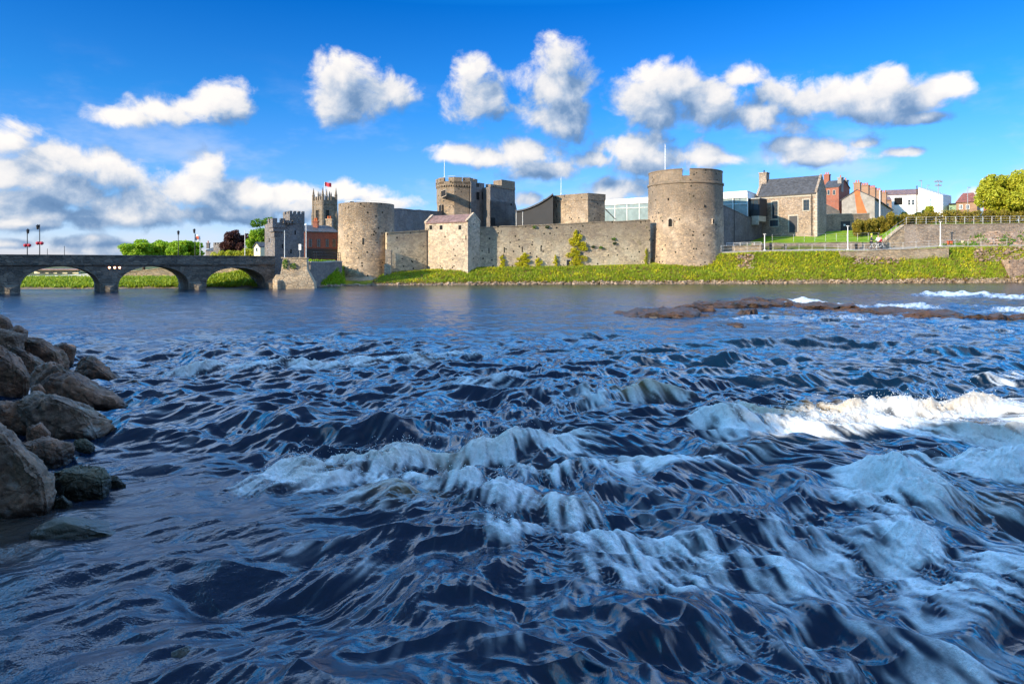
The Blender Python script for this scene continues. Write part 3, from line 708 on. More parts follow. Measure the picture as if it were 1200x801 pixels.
def strip(name, px0, px1, k0, k1, up, mat, n=60, label=None):
    """a path laid on the ground between two profile knots"""
    vs = []; fs = []
    for i in range(n + 1):
        px = px0 + (px1 - px0) * i / n; d, z = knots(px)
        for k in (k0, k1):
            D = float(np.interp(k, range(9), d)); vs.append(((px - 600) * D / F, D, float(np.interp(k, range(9), z)) + up))
    vs2 = [(v[0], v[1], v[2] - 0.35) for v in vs]; N = len(vs)
    for i in range(n):
        a = 2 * i; fs.append((a, a + 2, a + 3, a + 1)); fs.append((N + a, N + a + 1, N + a + 3, N + a + 2))
        fs.append((a, N + a, N + a + 2, a + 2)); fs.append((a + 1, a + 3, N + a + 3, N + a + 1))
    mb = MB(); mb.add(vs + vs2, fs)
    return tag(mb.build(name, mat), label, None, None, 'structure')
m_path = plain_mat('path_gravel', (0.36, 0.32, 0.27), 0.95, 0.15, 2.0)
strip('promenade', 846, 1400, 4.02, 4.98, 0.10, m_path, label='pale riverside path below the stone house')

# tufts and leaves scattered as small blades
def blades(name, pts, h, w, mat, label, seed=1, lean=0.5, cat=None, kind='stuff', n_blade=3):
    rg = np.random.default_rng(seed); P_ = np.repeat(np.array(pts), n_blade, axis=0); N = len(P_)
    P_ = P_ + rg.normal(0, 0.07, P_.shape) * [1, 1, 0]
    hh = h * rg.uniform(0.5, 1.3, N); ww = w * rg.uniform(0.6, 1.4, N); a = rg.uniform(0, math.pi, N)
    dx = np.cos(a) * ww; dy = np.sin(a) * ww; lx = rg.normal(0, lean, N) * hh; ly = rg.normal(0, lean, N) * hh
    V = np.zeros((N, 4, 3))
    V[:, 0] = P_ + np.stack([-dx, -dy, 0 * dx - 0.05], -1); V[:, 1] = P_ + np.stack([dx, dy, 0 * dx - 0.05], -1)
    V[:, 2] = P_ + np.stack([dx * .5 + lx, dy * .5 + ly, hh], -1); V[:, 3] = P_ + np.stack([-dx * .5 + lx, -dy * .5 + ly, hh * .9], -1)
    q = np.arange(N * 4).reshape(N, 4)
    o = np_mesh(name, V.reshape(-1, 3), q, mat, False)
    if kind: o['kind'] = kind
    o['label'] = label
    return o
def bank_points(n, px0, px1, t0, t1, seed, dens=None):
    rg = np.random.default_rng(seed); out = []
    while len(out) < n:
        px = rg.uniform(px0, px1); t_ = rg.uniform(t0, t1); d, z = knots(px)
        D = float(np.interp(t_, range(9), d)); x = (px - 600) * D / F
        if dens is not None and rg.random() > dens(px, t_, x, D): continue
        out.append((x, D, float(np.interp(t_, range(9), z))))
    return out
def nz(x, y): return float(gfbm(np.array([x / 3.0]), np.array([y / 2.0]), 3)[0])
m_g1 = leaf_mat('grass_green', (0.15, 0.24, 0.012), (0.36, 0.42, 0.025), 0.3)
m_g2 = leaf_mat('grass_yellow', (0.42, 0.42, 0.015), (0.68, 0.60, 0.03), 0.3)
m_g3 = leaf_mat('grass_dry', (0.16, 0.10, 0.03), (0.30, 0.20, 0.08), 0.3)
def bare(px, t_):
    s = 0.0
    if 1000 < px < 1055 and t_ > 2.6: s = 0.6
    if 1140 < px < 1210 and t_ > 2.7: s = 0.6
    if px > 1170 and t_ < 2.6: s = 0.8
    if 866 < px < 880 and t_ > 2.6: s = 0.8
    if 845 < px < 868 and t_ > 3.3: s = 0.5
    return s
blades('bank_grass', bank_points(20000, 444, 1215, 1.35, 3.95, 3, lambda px, t_, x, D: (1 - bare(px, t_)) * (0.25 + 0.75 * (nz(x * .8 + 40, D) > -.22))), 0.19, 0.04, m_g1, 'rough green grass on the river bank below the castle', 3)
blades('yellow_grass', bank_points(3300, 440, 1190, 1.4, 3.9, 4, lambda px, t_, x, D: (1 - bare(px, t_)) * min(1, max(0.03, nz(x, D) * 3 + (0.9 if (888 < px < 990 or 820 < px < 866) and t_ > 2.4 else 0)))), 0.22, 0.04, m_g2, 'yellow flowering weeds on the river bank', 4)
blades('dry_grass', bank_points(3500, 436, 1215, 1.15, 3.9, 5, lambda px, t_, x, D: 0.25 + 0.6 * (t_ < 1.5) + 0.5 * bare(px, t_)), 0.22, 0.05, m_g3, 'dry brown weeds along the foot of the bank', 5)
blades('upstream_grass', bank_points(5000, -60, 320, 1.2, 3.4, 6), 0.28, 0.06, m_g1, 'green grass on the bank seen through the bridge arches', 6)
blades('tower_foot_plants', bank_points(2200, 362, 402, 1.2, 5.0, 7), 0.35, 0.08, M['leaf_bright'], 'green weeds on the slope left of the round tower', 7)

def stones(name, pts, r0, r1, mat, label, seed):
    rg = random.Random(seed); mb = MB()
    base = bmesh.new(); bmesh.ops.create_icosphere(base, subdivisions=1, radius=1)
    bv = [v.co.copy() for v in base.verts]; bf = [tuple(v.index for v in f.verts) for f in base.faces]; base.free()
    for p in pts:
        r = rg.uniform(r0, r1) * (0.6 + 0.8 * rg.random() ** 2); sx, sy, sz = r * rg.uniform(.8, 1.4), r * rg.uniform(.8, 1.3), r * rg.uniform(.4, .8)
        a = rg.uniform(0, 6.28); c, s = math.cos(a), math.sin(a); vs = []
        for v in bv:
            k = rg.uniform(0.8, 1.15); x, y = v.x * sx * k, v.y * sy * k
            vs.append((p[0] + x * c - y * s, p[1] + x * s + y * c, p[2] + v.z * sz * k + sz * .3))
        mb.add(vs, bf)
    o = mb.build(name, mat); o['label'] = label; o['kind'] = 'stuff'; return o
m_pebble = plain_mat('shore_stone', (0.30, 0.22, 0.15), 0.9, 0.45, 1.2, 0.4)
stones('shore_stones', bank_points(2600, 380, 1215, 0.92, 1.4, 8), 0.08, 0.22, m_pebble, 'brown stones along the waterline of the far bank', 8)
stones('slope_rubble', bank_points(650, 1000, 1215, 2.7, 3.9, 9, lambda px, t_, x, D: bare(px, t_)) + bank_points(450, 1125, 1240, 4.9, 5.9, 10) + bank_points(120, 864, 884, 2.6, 3.8, 12), 0.08, 0.26, M['rock_fill'], 'grey brown rubble on the slope below the wall', 9)
blades('rubble_weeds', bank_points(900, 1095, 1235, 4.6, 6.0, 13, lambda px, t_, x, D: 0.3 + nz(x, D)), 0.3, 0.07, M['leaf'], 'green weeds among the rubble', 13)

# ------------------------------------------------------------------ trees, hedges
def leaves_np(blobs, n, size, seed, flat=0.0):
    """leaf quads in and on a set of ellipsoid clumps (x,y,z,rx,ry,rz)"""
    rg = np.random.default_rng(seed); B = np.array(blobs); vol = (B[:, 3] * B[:, 4] * B[:, 5]) ** 0.7
    k = rg.choice(len(B), n, p=vol / vol.sum()); d = rg.normal(size=(n, 3)); d /= np.linalg.norm(d, axis=1)[:, None]
    rr = rg.uniform(0.45, 1.08, n) ** 0.6
    c = B[k, :3] + d * B[k, 3:6] * rr[:, None]
    a = rg.normal(size=(n, 3)) + d * 0.8; a /= np.linalg.norm(a, axis=1)[:, None]
    u = np.cross(a, rg.normal(size=(n, 3))); u /= np.linalg.norm(u, axis=1)[:, None]; v = np.cross(a, u)
    s = size * rg.uniform(0.6, 1.4, n)[:, None]
    V = np.stack([c - u * s, c - v * s * .7 + a * s * .2, c + u * s, c + v * s * .7 + a * s * .2], 1)
    return V
def crown(name, blobs, n, size, mat, parent, seed, label=None):
    V = leaves_np(blobs, n, size, seed); o0 = wloc(parent)
    V = V - np.array([o0.x, o0.y, o0.z])
    o = np_mesh(name, V.reshape(-1, 3), np.arange(len(V) * 4).reshape(-1, 4), mat, False)
    o.parent = parent
    if label: o['label'] = label
    return o
def tree(name, px, D, py_top, py_base, half_px, mat, label, seed, n=9000, size=0.16, cat='tree', group=None, nb=34, wide=1.0, trunk=True, z_ground=None):
    rg = random.Random(seed); p = W(px, D); r = half_px * D / F; zt = Z(py_top, D); zb = Z(py_base, D)
    zg = ground(px, D) if z_ground is None else z_ground
    t_ = thing(name, (p.x, p.y, zg), label, cat, group)
    cz = (zt + zb) / 2; rz = (zt - zb) / 2; blobs = []
    for i in range(nb):
        th = rg.uniform(0, 6.28); ph = math.acos(rg.uniform(-0.9, 1)); k = rg.uniform(0.35, 0.86)
        q = rg.uniform(0.15, 0.32)
        blobs.append((p.x + r * k * math.sin(ph) * math.cos(th), p.y + r * wide * k * math.sin(ph) * math.sin(th), cz + rz * k * math.cos(ph), r * q * 1.15, r * q * 1.1, rz * q * 1.1))
    crown('crown', blobs, n, size, mat, t_, seed)
    if trunk:
        mb = MB(); top = Vector((p.x, p.y, cz)); r0 = max(0.12, r * 0.07)
        mid = Vector((p.x + r * 0.05, p.y, zg + (cz - zg) * 0.5))
        mb.tube((p.x, p.y, zg - 0.3), mid, r0, r0 * 0.75, 8); mb.tube(mid, top, r0 * 0.75, r0 * 0.4, 8)
        for i in range(0, nb, 2):
            b_ = blobs[i]; mb.tube(mid.lerp(top, rg.random()), (b_[0], b_[1], b_[2]), r0 * 0.35, r0 * 0.1, 5)
        mb.build('trunk', M['bark'], t_)
    return t_
def hedge(name, pts, h, wd, mat, label, seed, n, size=0.12, lump=0.25, cat='hedge', zoff=0.0):
    """pts: list of (px, D) along the hedge, standing on the ground"""
    rg = random.Random(seed); P_ = [W(*p) for p in pts]; c = sum(P_, Vector()) / len(P_)
    z0 = ground_xy(c) + zoff; t_ = thing(name, (c.x, c.y, z0), label, cat); blobs = []
    for a, b in zip(P_[:-1], P_[1:]):
        L = (b - a).length; k = max(2, int(L / 0.55))
        for i in range(k):
            q = a.lerp(b, (i + rg.random()) / k); zg = ground_xy(q) + zoff; hh = h * rg.uniform(1 - lump, 1 + lump)
            for lv in range(2):
                blobs.append((q.x + rg.uniform(-.2, .2), q.y + rg.uniform(-.3, .3) * wd, zg + hh * (0.3 + 0.42 * lv), 0.5, wd * .6, hh * 0.33))
    crown('foliage', blobs, n, size, mat, t_, seed)
    st = MB()
    for a, b in zip(P_[:-1], P_[1:]):
        k = max(2, int((b - a).length / 0.8))
        for i in range(k):
            q = a.lerp(b, (i + 0.5) / k); zg = ground_xy(q) + zoff
            st.tube((q.x, q.y, zg - 0.1), (q.x + rg.uniform(-.2, .2), q.y, zg + h * 0.8), 0.05, 0.02, 5)
    st.build('stem', M['bark'], t_)
    return t_

# ------------------------------------------------------------------ crenels, poles, railings
def merlons(mb, P0, P1, z, h, n, thick, gap=0.42):
    d = P1 - P0; L = d.length; d = d / L; nn = Vector((-d.y, d.x, 0)); pitch = L / (n - gap if n > 1 else 1)
    for i in range(n):
        a = P0 + d * (i * pitch); b = a + d * (pitch * (1 - gap))
        mb.prism([a, b, b + nn * thick, a + nn * thick], z, z + h)
def wall_thing(name, A, B, thick, z0, z1, mat, label, cat='wall', cop=0.12, group=None, parts=True, cop_mat=None):
    """a free standing wall from A to B; z1 may be a pair (top at A, top at B)"""
    t_ = seg(A, B).normalized(); n = Vector((-t_.y, t_.x, 0))
    if n.y < 0: n = -n
    z1 = z1 if isinstance(z1, tuple) else (z1, z1); z0 = z0 if isinstance(z0, tuple) else (z0, z0)
    c = (Vector((A[0], A[1], 0)) + Vector((B[0], B[1], 0))) / 2
    root = thing(name, (c.x, c.y, min(z0)), label, cat, group)
    mb = MB(); K = max(2, int(seg(A, B).length / 1.5)); jg = random.Random(int(abs(A[0]) * 97))
    Av = Vector((A[0], A[1], 0)); Bv = Vector((B[0], B[1], 0)); zs = [z1[0] + (z1[1] - z1[0]) * i / K + (jg.uniform(-.05, .05) if 0 < i < K else 0) for i in range(K + 1)]
    for i in range(K):
        a = Av.lerp(Bv, i / K); b = Av.lerp(Bv, (i + 1) / K)
        mb.prism([a, b, b + n * thick, a + n * thick], [z0[0] + (z0[1] - z0[0]) * i / K, z0[0] + (z0[1] - z0[0]) * (i + 1) / K] + [z0[0] + (z0[1] - z0[0]) * (i + 1) / K, z0[0] + (z0[1] - z0[0]) * i / K], [zs[i], zs[i + 1], zs[i + 1], zs[i]])
    mb.build('masonry', mat, root)
    if cop:
        cb = MB()
        for i in range(K):
            a = Av.lerp(Bv, i / K) - n * 0.06; b = Av.lerp(Bv, (i + 1) / K) - n * 0.06; w_ = thick + 0.12
            cb.prism([a, b, b + n * w_, a + n * w_], [zs[i] + .002, zs[i + 1] + .002, zs[i + 1] + .002, zs[i] + .002], [zs[i] + cop, zs[i + 1] + cop, zs[i + 1] + cop, zs[i] + cop])
        cb.build('coping', cop_mat or mat, root)
    return root
def slit(parent, A, B, px, py0, py1, w_px=1.3, name='arrow_slit', mat='hole'):
    mb = MB(); fbox(mb, A, B, px - w_px / 2, px + w_px / 2, py0, py1, 0.012, 0.05); return mb.build(name, M[mat], parent)
def rail(name, pts, h, mat, label, n_rails=3, r=0.03, pr=0.035, step=1.15, cat='railing', zs=None, group=None):
    """posts and rails along ground points (px, D)"""
    P_ = [W(*p) for p in pts]
    for k, p in enumerate(P_): p.z = (zs[k] if zs else ground_xy(p))
    c = sum(P_, Vector()) / len(P_); root = thing(name, (c.x, c.y, min(p.z for p in P_)), label, cat, group)
    rb = MB(); posts = []
    for a, b in zip(P_[:-1], P_[1:]):
        L = (b - a).length; k = max(1, int(L / step))
        for i in range(k + (b is P_[-1])):
            q = a.lerp(b, i / k); posts.append(q)
        for j in range(n_rails):
            hh = h * (1 - j / max(n_rails, 1) * 0.95); rb.tube(a + Vector((0, 0, hh)), b + Vector((0, 0, hh)), r if j == 0 else r * 0.7, None, 5)
    rb.build('rails', M[mat], root)
    for q in posts:
        p = MB(); p.tube(q - Vector((0, 0, .05)), q + Vector((0, 0, h + 0.02)), pr, None, 5); p.build('post', M[mat], root)
    return root
def pole(name, px, D, py_top, py_base, r, mat, label, cat, group=None, zb=None, parts=None):
    p = W(px, D); z1 = Z(py_top, D); z0 = Z(py_base, D) if zb is None else zb
    mb = MB(); mb.tube((p.x, p.y, z0), (p.x, p.y, z1), r, r * 0.7, 8)
    mb.tube((p.x, p.y, z0), (p.x, p.y, z0 + 0.12), r * 2.2, r * 1.8, 8)
    if parts is None:
        mb.lathe(p.x, p.y, [(0.001, z1 - .0), (r * 1.4, z1 + r * .7), (0.001, z1 + r * 2.2)], 8, False)
        o = mb.build(name, M[mat], None, (p.x, p.y, z0)); return tag(o, label, cat, group)
    root = thing(name, (p.x, p.y, z0), label, cat, group); mb.build('post', M[mat], root); parts(root, p, z0, z1); return root

# ------------------------------------------------------------------ the arched bridge
def build_bridge():
    A = W(0, 57.2); B = W(322, 71.0); t_ = (B - A).normalized(); n = Vector((t_.y, -t_.x, 0)); TH = 4.6
    root = thing('stone_bridge', (A.x, A.y, -0.6), 'long dark grey stone bridge with round arches over the river', 'bridge')
    def S(px): return (onface(A, B, px) - A).dot(t_)
    arches = [(S(24), S(117)), (S(139), S(221)), (S(242), S(311))]
    pitch = arches[1][0] - arches[0][0]; w0 = arches[0][1] - arches[0][0]
    for k in range(1, 6): arches.insert(0, (arches[-3 if k == 1 else 0][0] - pitch, arches[-3 if k == 1 else 0][0] - pitch + w0) if k > 1 else (S(24) - pitch, S(24) - pitch + w0))
    s0 = arches[0][0] - 6; s1 = S(322); ztop = 2.55
    def crown_z(i): return 2.28 if i < len(arches) - 1 else 2.12
    def low(s):
        for i, (a, b) in enumerate(arches):
            if a < s < b:
                u = (s - (a + b) / 2) / ((b - a) / 2); return 0.55 + (crown_z(i) - 0.55) * math.sqrt(max(0, 1 - abs(u) ** 2.1))
        return -1.0
    ss = {s0, s1}
    for a, b in arches:
        c, hw = (a + b) / 2, (b - a) / 2
        for k in range(33): ss.add(c - hw * math.cos(math.pi * k / 32))
        ss.add(a - 1e-3); ss.add(b + 1e-3); ss.add(a + 1e-3); ss.add(b - 1e-3)
    ss = sorted(ss); mb = MB()
    for a, b in zip(ss[:-1], ss[1:]):
        m_ = (a + b) / 2; inside = any(x < m_ < y for x, y in arches)
        za, zb = (low(a + 1e-5) if inside else -1.0), (low(b - 1e-5) if inside else -1.0)
        if inside and za < 0: za = 0.55
        if inside and zb < 0: zb = 0.55
        p, q = A + t_ * a, A + t_ * b
        mb.prism([p, q, q - n * TH, p - n * TH], [za, zb, zb, za], ztop)
    mb.build('spandrel_wall', M['bridge'], root)
    for side, off in ((0, 0.08), (1, -TH + 0.42)):
        p, q = A + t_ * s0 + n * off, A + t_ * s1 + n * off
        pm = MB(); pm.prism([p, q, q - n * 0.5, p - n * 0.5], ztop + .002, 3.2); pr = pm.build('parapet', M['bridge'], root)
        p, q = p + n * .05, q + n * .05
        cm = MB(); cm.prism([p, q, q - n * 0.6, p - n * 0.6], 3.202, 3.32); cm.build('coping', M['bridge'], pr)
    p, q = A + t_ * s0 + n * 0.16, A + t_ * s1 + n * 0.16
    sm = MB(); sm.prism([p, q, q - n * 0.14, p - n * 0.14], 2.42, 2.54); sm.build('string_course', M['bridge'], root)
    rd = MB(); p, q = A + t_ * s0 - n * 0.43, A + t_ * s1 - n * 0.43; rd.prism([p, q, q - n * (TH - .9), p - n * (TH - .9)], 2.553, 2.62); rd.build('roadway', M['dark_metal'], root)
    for i, (a, b) in enumerate(arches):       # rings of arch stones
        c, hw = (a + b) / 2, (b - a) / 2; rg_ = MB(); K = 26
        for k in range(K):
            u0, u1 = -math.cos(math.pi * k / K), -math.cos(math.pi * (k + 1) / K)
            def pt(u, e): return c + hw * (1 + e * .07) * u, 0.55 + (crown_z(i) - 0.55) * math.sqrt(max(0, 1 - abs(u) ** 2.1)) + e * 0.22 * (0.3 + 0.7 * (1 - abs(u)))
            q4 = [pt(u0, 0.02), pt(u1, 0.02), pt(u1, 1), pt(u0, 1)]; e = 0.02 + 0.012 * (k % 2)
            vs = [(A + t_ * s + n * (0.001 + e)) + Vector((0, 0, z)) for s, z in q4] + [(A + t_ * s - n * 0.1) + Vector((0, 0, z)) for s, z in q4]
            rg_.add(vs, [(0, 1, 2, 3), (4, 7, 6, 5), (0, 4, 5, 1), (1, 5, 6, 2), (2, 6, 7, 3), (3, 7, 4, 0)])
        rg_.build('arch_ring', M['bridge'], root)
    edges = [s0] + [x for ab in arches for x in ab] + [s1]
    for k in range(2, len(edges) - 1, 2):     # pointed cutwaters
        a, b = edges[k] + 0.0, edges[k + 1]
        if b - a < 0.3: continue
        pc = A + t_ * ((a + b) / 2)
        cw = MB(); P1 = A + t_ * (a + .05) + n * .002; P2 = pc + n * .55; P3 = A + t_ * (b - .05) + n * .002
        cw.prism([P1, P2, P3], -1.0, [0.75, 0.35, 0.75]); cw.build('cutwater', M['bridge'], root)
    em = bpy.data.materials.new('lamp_glow'); em.use_nodes = True; bb = em.node_tree.nodes['Principled BSDF']
    bb.inputs['Emission Color'].default_value = (1, 0.62, 0.30, 1); bb.inputs['Emission Strength'].default_value = 5.0
    for px in (128.0, 134.2, 140.0):
        c = onface(A, B, px) + n * 0.05; z = Z(313.5, c.y)
        lb = MB(); rr = 0.085
        vs = [c + t_ * (rr * math.cos(k * .5236)) + n * 0.06 + Vector((0, 0, z + rr * math.sin(k * .5236))) for k in range(12)]
        vs += [v - n * 0.14 for v in vs]
        lb.add(vs, [tuple(range(12)), tuple(range(12, 24))[::-1]] + [(k, (k + 1) % 12, 12 + (k + 1) % 12, 12 + k) for k in range(12)])
        lo = lb.build('navigation_light', em, root)
        hb = MB(); r2 = .125
        v2 = [c + t_ * (r2 * math.cos(k * .5236)) + n * 0.03 + Vector((0, 0, z + r2 * math.sin(k * .5236))) for k in range(12)]
        v2 += [v - n * 0.09 for v in v2]
        hb.add(v2, [tuple(range(12)), tuple(range(12, 24))[::-1]] + [(k, (k + 1) % 12, 12 + (k + 1) % 12, 12 + k) for k in range(12)])
        hb.build('light_housing', M['orange_red'], lo)
    return A, B, t_, n
BA, BB, BT, BN = build_bridge()

def lantern(arm=0.25, basket=True, flagc='red', basket_py=None):
    def f(root, p, z0, z1):
        mb = MB(); mb.tube((p.x, p.y, z1 - .02), (p.x - arm, p.y, z1 - .10), 0.025, None, 5)
        mb.lathe(p.x - arm, p.y, [(0.02, z1 + .02), (0.15, z1 - .12), (0.12, z1 - .18), (0.09, z1 - .42), (0.02, z1 - .46)], 8); mb.build('lantern', M['black'], root)
        if basket:
            H = z1 - z0; zb = z0 + H * 0.50
            for sgn in (-1, 1):
                bk = MB(); bk.tube((p.x, p.y, zb + .18), (p.x + sgn * .2, p.y, zb + .18), .02, None, 5)
                bk.lathe(p.x + sgn * .18, p.y, [(0.03, zb - .12), (0.13, zb - .05), (0.17, zb + .06), (0.12, zb + .16), (0.02, zb + .2)], 10); bk.build('hanging_basket', M[flagc], root)
    return f
pole('street_lamp', 32, 62.5, 268, 299, 0.045, 'black', 'shorter left lamp post with red flower baskets on the bridge', 'street lamp', 'lamp posts on the bridge', 2.6, lantern(-.05))
pole('street_lamp', 46.5, 62.0, 263, 299, 0.045, 'black', 'taller lamp post with red flower baskets near the left end of the bridge', 'street lamp', 'lamp posts on the bridge', 2.6, lantern(.18))
pole('street_lamp', 209, 70.0, 270, 299, 0.045, 'black', 'plain lamp post rising in front of the round green trees', 'street lamp', 'lamp posts on the bridge', 2.6, lantern(0.0, False))
def banner(root, p, z0, z1):
    lantern(0.08, False)(root, p, z0, z1)
    bn = MB(); vs = []; fs = []
    for i in range(7):
        for j in range(7):
            x = i / 6 * 0.52; vs.append((p.x + .02 + x, p.y + 0.05 * math.sin(i * 1.3), z1 - .55 - j / 6 * .62 - x * .35))
    for i in range(6):
        for j in range(6): a = i * 7 + j; fs.append((a, a + 1, a + 8, a + 7))
    bn.add(vs, fs); b_ = bn.build('banner', M['white'], root)
    ob = MB(); c = Vector((p.x + .28, p.y - .07, z1 - .93)); ob.add([c + Vector((.17 * math.cos(k * .628), 0, .17 * math.sin(k * .628))) for k in range(10)], [tuple(range(10))]); ob.build('red_disc', M['orange_red'], b_)
pole('street_lamp', 228.5, 71.0, 268, 299, 0.045, 'black', 'lamp post with a red and white banner at the edge of the green trees', 'street lamp', 'lamp posts on the bridge', 2.6, banner)
for px, top, D, lab in ((55.5, 292, 64, 'thin short post left, above the first arch'), (75.5, 289, 65, 'thin dark post right above the first arch'), (234.5, 284, 71.5, 'short white pole beside the banner lamp post')):
    pole('bridge_post', px, D, top, 299, 0.03, 'black' if px < 100 else 'white_metal', lab, 'post', None, 2.6)
pole('light_pole', 287, 73, 271, 299, 0.042, 'white_metal', 'pale pole in front of the copper tree', 'pole', None, 2.6)
pole('light_pole', 333.5, 72.2, 271, 301, 0.042, 'white_metal', 'pale pole in front of the dark toll tower', 'pole', None, 2.6)
pole('light_pole', 358.7, 73, 264, 303, 0.05, 'white_metal', 'tall pale lamp pole at the right corner of the toll tower', 'pole', None, 2.6, lambda r, p, z0, z1: MB().lathe(p.x, p.y, [(0.02, z1 - .05), (0.16, z1), (0.14, z1 + .14), (0.02, z1 + .2)], 8).build('lamp_head', M['white_metal'], r))
def signboard(root, p, z0, z1):
    MB().box(p.x - .12, p.x + .14, p.y - .06, p.y - .02, z1 - .62, z1).build('board', M['white'], root)
pole('sign_post', 351.5, 72.4, 286, 301.5, 0.03, 'grey_metal', 'white rectangular sign on a post above the stone bastion', 'sign', None, 2.6, signboard)

# ------------------------------------------------------------------ toll house tower and bastion at the bridge end
def toll_tower():
    P0 = W(322, 72.6); t_ = BT; nin = -BN
    P1 = onface(P0, P0 + t_ * 10, 356.5); L = (P1 - P0).length; dp = 3.4
    root = thing('toll_tower', (P0.x, P0.y, 0), 'dark castellated stone tower with a raised corner turret at the bridge end', 'tower')
    zt = Z(262, P0.y + 1)
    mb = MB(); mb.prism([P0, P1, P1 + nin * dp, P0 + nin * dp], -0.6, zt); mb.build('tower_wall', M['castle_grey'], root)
    pm = MB(); merlons(pm, P0 + t_ * 2.0 + nin * .01, P0 + t_ * (L - 2.4), zt + .002, 0.35, 4, 0.4); pm.build('battlement', M['castle_grey'], root)
    # left turret, corbelled out
    tu = MB(); c0 = P0 - t_ * 0.32 + BN * 0.25; w_ = 1.35
    f = lambda e: [c0 - t_ * e + BN * e, c0 + t_ * (w_ + e) + BN * e, c0 + t_ * (w_ + e) + nin * (1.6 + e), c0 - t_ * e + nin * (1.6 + e)]
    zt2 = Z(255.7, P0.y); tu.prism(f(-.25), zt - 1.5, zt - .9); tu.prism(f(-.1), zt - .899, zt - .5); tu.prism(f(0.0), zt - .499, zt2 - .45)
    g_ = f(0.0); merlons(tu, g_[0], g_[1], zt2 - .448, .45, 2, .35); merlons(tu, g_[0] + nin * .4, g_[3], zt2 - .448, .45, 2, -.35); tu.build('turret', M['castle_grey'], root)
    tr = MB(); a = onface(P0, P1, 339.5) ; b = P1 + t_ * .03; zt3 = Z(251, b.y)
    q = [a + BN * .03, b + BN * .03, b + nin * 2.2, a + nin * 2.2]; tr.prism(q, zt + .003, zt3); merlons(tr, q[0], q[1], zt3 + .002, .30, 4, .3); merlons(tr, q[0] + nin * .5, q[3], zt3 + .002, .3, 2, -.3); tr.build('turret', M['castle_grey'], root)
    A2, B2 = P0 + nin * dp, P0
    for px, y0, y1 in ((315.5, 279, 284), (317, 268, 271)): slit(root, A2, B2, px, y0, y1, 1.0)
    for px, y0, y1 in ((331, 286, 291), (346, 270, 275), (341, 292, 297)): slit(root, P0, P1, px, y0, y1, 1.5)
toll_tower()
def bastion():
    A = W(332, 68.9); B = W(359, 69.2); t_ = (B - A).normalized(); nin = Vector((-t_.y, t_.x, 0))
    c = (A + B) / 2; root = thing('stone_bastion', (c.x, c.y, -.5), 'sunlit battered stone bastion standing in the water beside the bridge', 'bastion')
    lv = [(0.0, 0.55, -.8), (0.0, 0.5, 0.55), (0.12, 0.28, 1.2), (0.2, 0.05, 1.9), (0.2, 0.0, 3.05)]; mb = MB(); vs = []
    for l, r_, z in lv:
        e = r_ * .7; vs += [A - t_ * (.45 - l * 1.2) * (1 if z < 2.5 else .2) - nin * e + Vector((0, 0, z)), B + t_ * r_ * 1.6 - nin * e + Vector((0, 0, z)), B + t_ * r_ * 1.6 + nin * 1.3 + Vector((0, 0, z)), A - t_ * (.45 - l * 1.2) + nin * 1.3 + Vector((0, 0, z))]
    fs = [(0, 3, 2, 1), (16, 17, 18, 19)]
    for k in range(4):
        for i in range(4): fs.append((4 * k + i, 4 * k + (i + 1) % 4, 4 * k + 4 + (i + 1) % 4, 4 * k + 4 + i))
    mb.add(vs, fs); mb.build('masonry', M['bastion'], root)
    cp = MB(); cp.prism([A - t_ * .2 - nin * .05, B + t_ * .05 - nin * .05, B + t_ * .05 + nin * 1.3, A - t_ * .2 + nin * 1.3], 3.052, 3.17); cp.build('coping', M['bastion'], root)
    st = MB(); a, b = W(319.5, 69.0), W(331, 68.6)
    st.prism([a, W(325, 68.1), b, b + nin * 1.6, a + nin * 1.6], -.8, [0.9, .8, .9, 1.4, 1.4]); st.build('cutwater', M['bastion'], root)
    crown('ivy', [(A.x + .2, A.y - .1, 2.5, .25, .25, .5), (A.x + 1.0, A.y + .02, 2.3, .3, .15, .3)], 260, .07, M['leaf'], root, 5)
bastion()
a, b = W(364, 73.2), W(401, 80.5)
wall_thing('quay_wall', a, b, .6, -.3, (2.65, 2.7), M['castle_grey'], 'dark mossy quay wall between the bastion and the round tower', cop=.12, cop_mat=M['ashlar'])
rail('quay_railing', [(366, 74), (399, 81)], 1.0, 'black', 'black railing on the quay in front of the red brick building', 3, .03, .03, .5, zs=[2.8, 2.8])

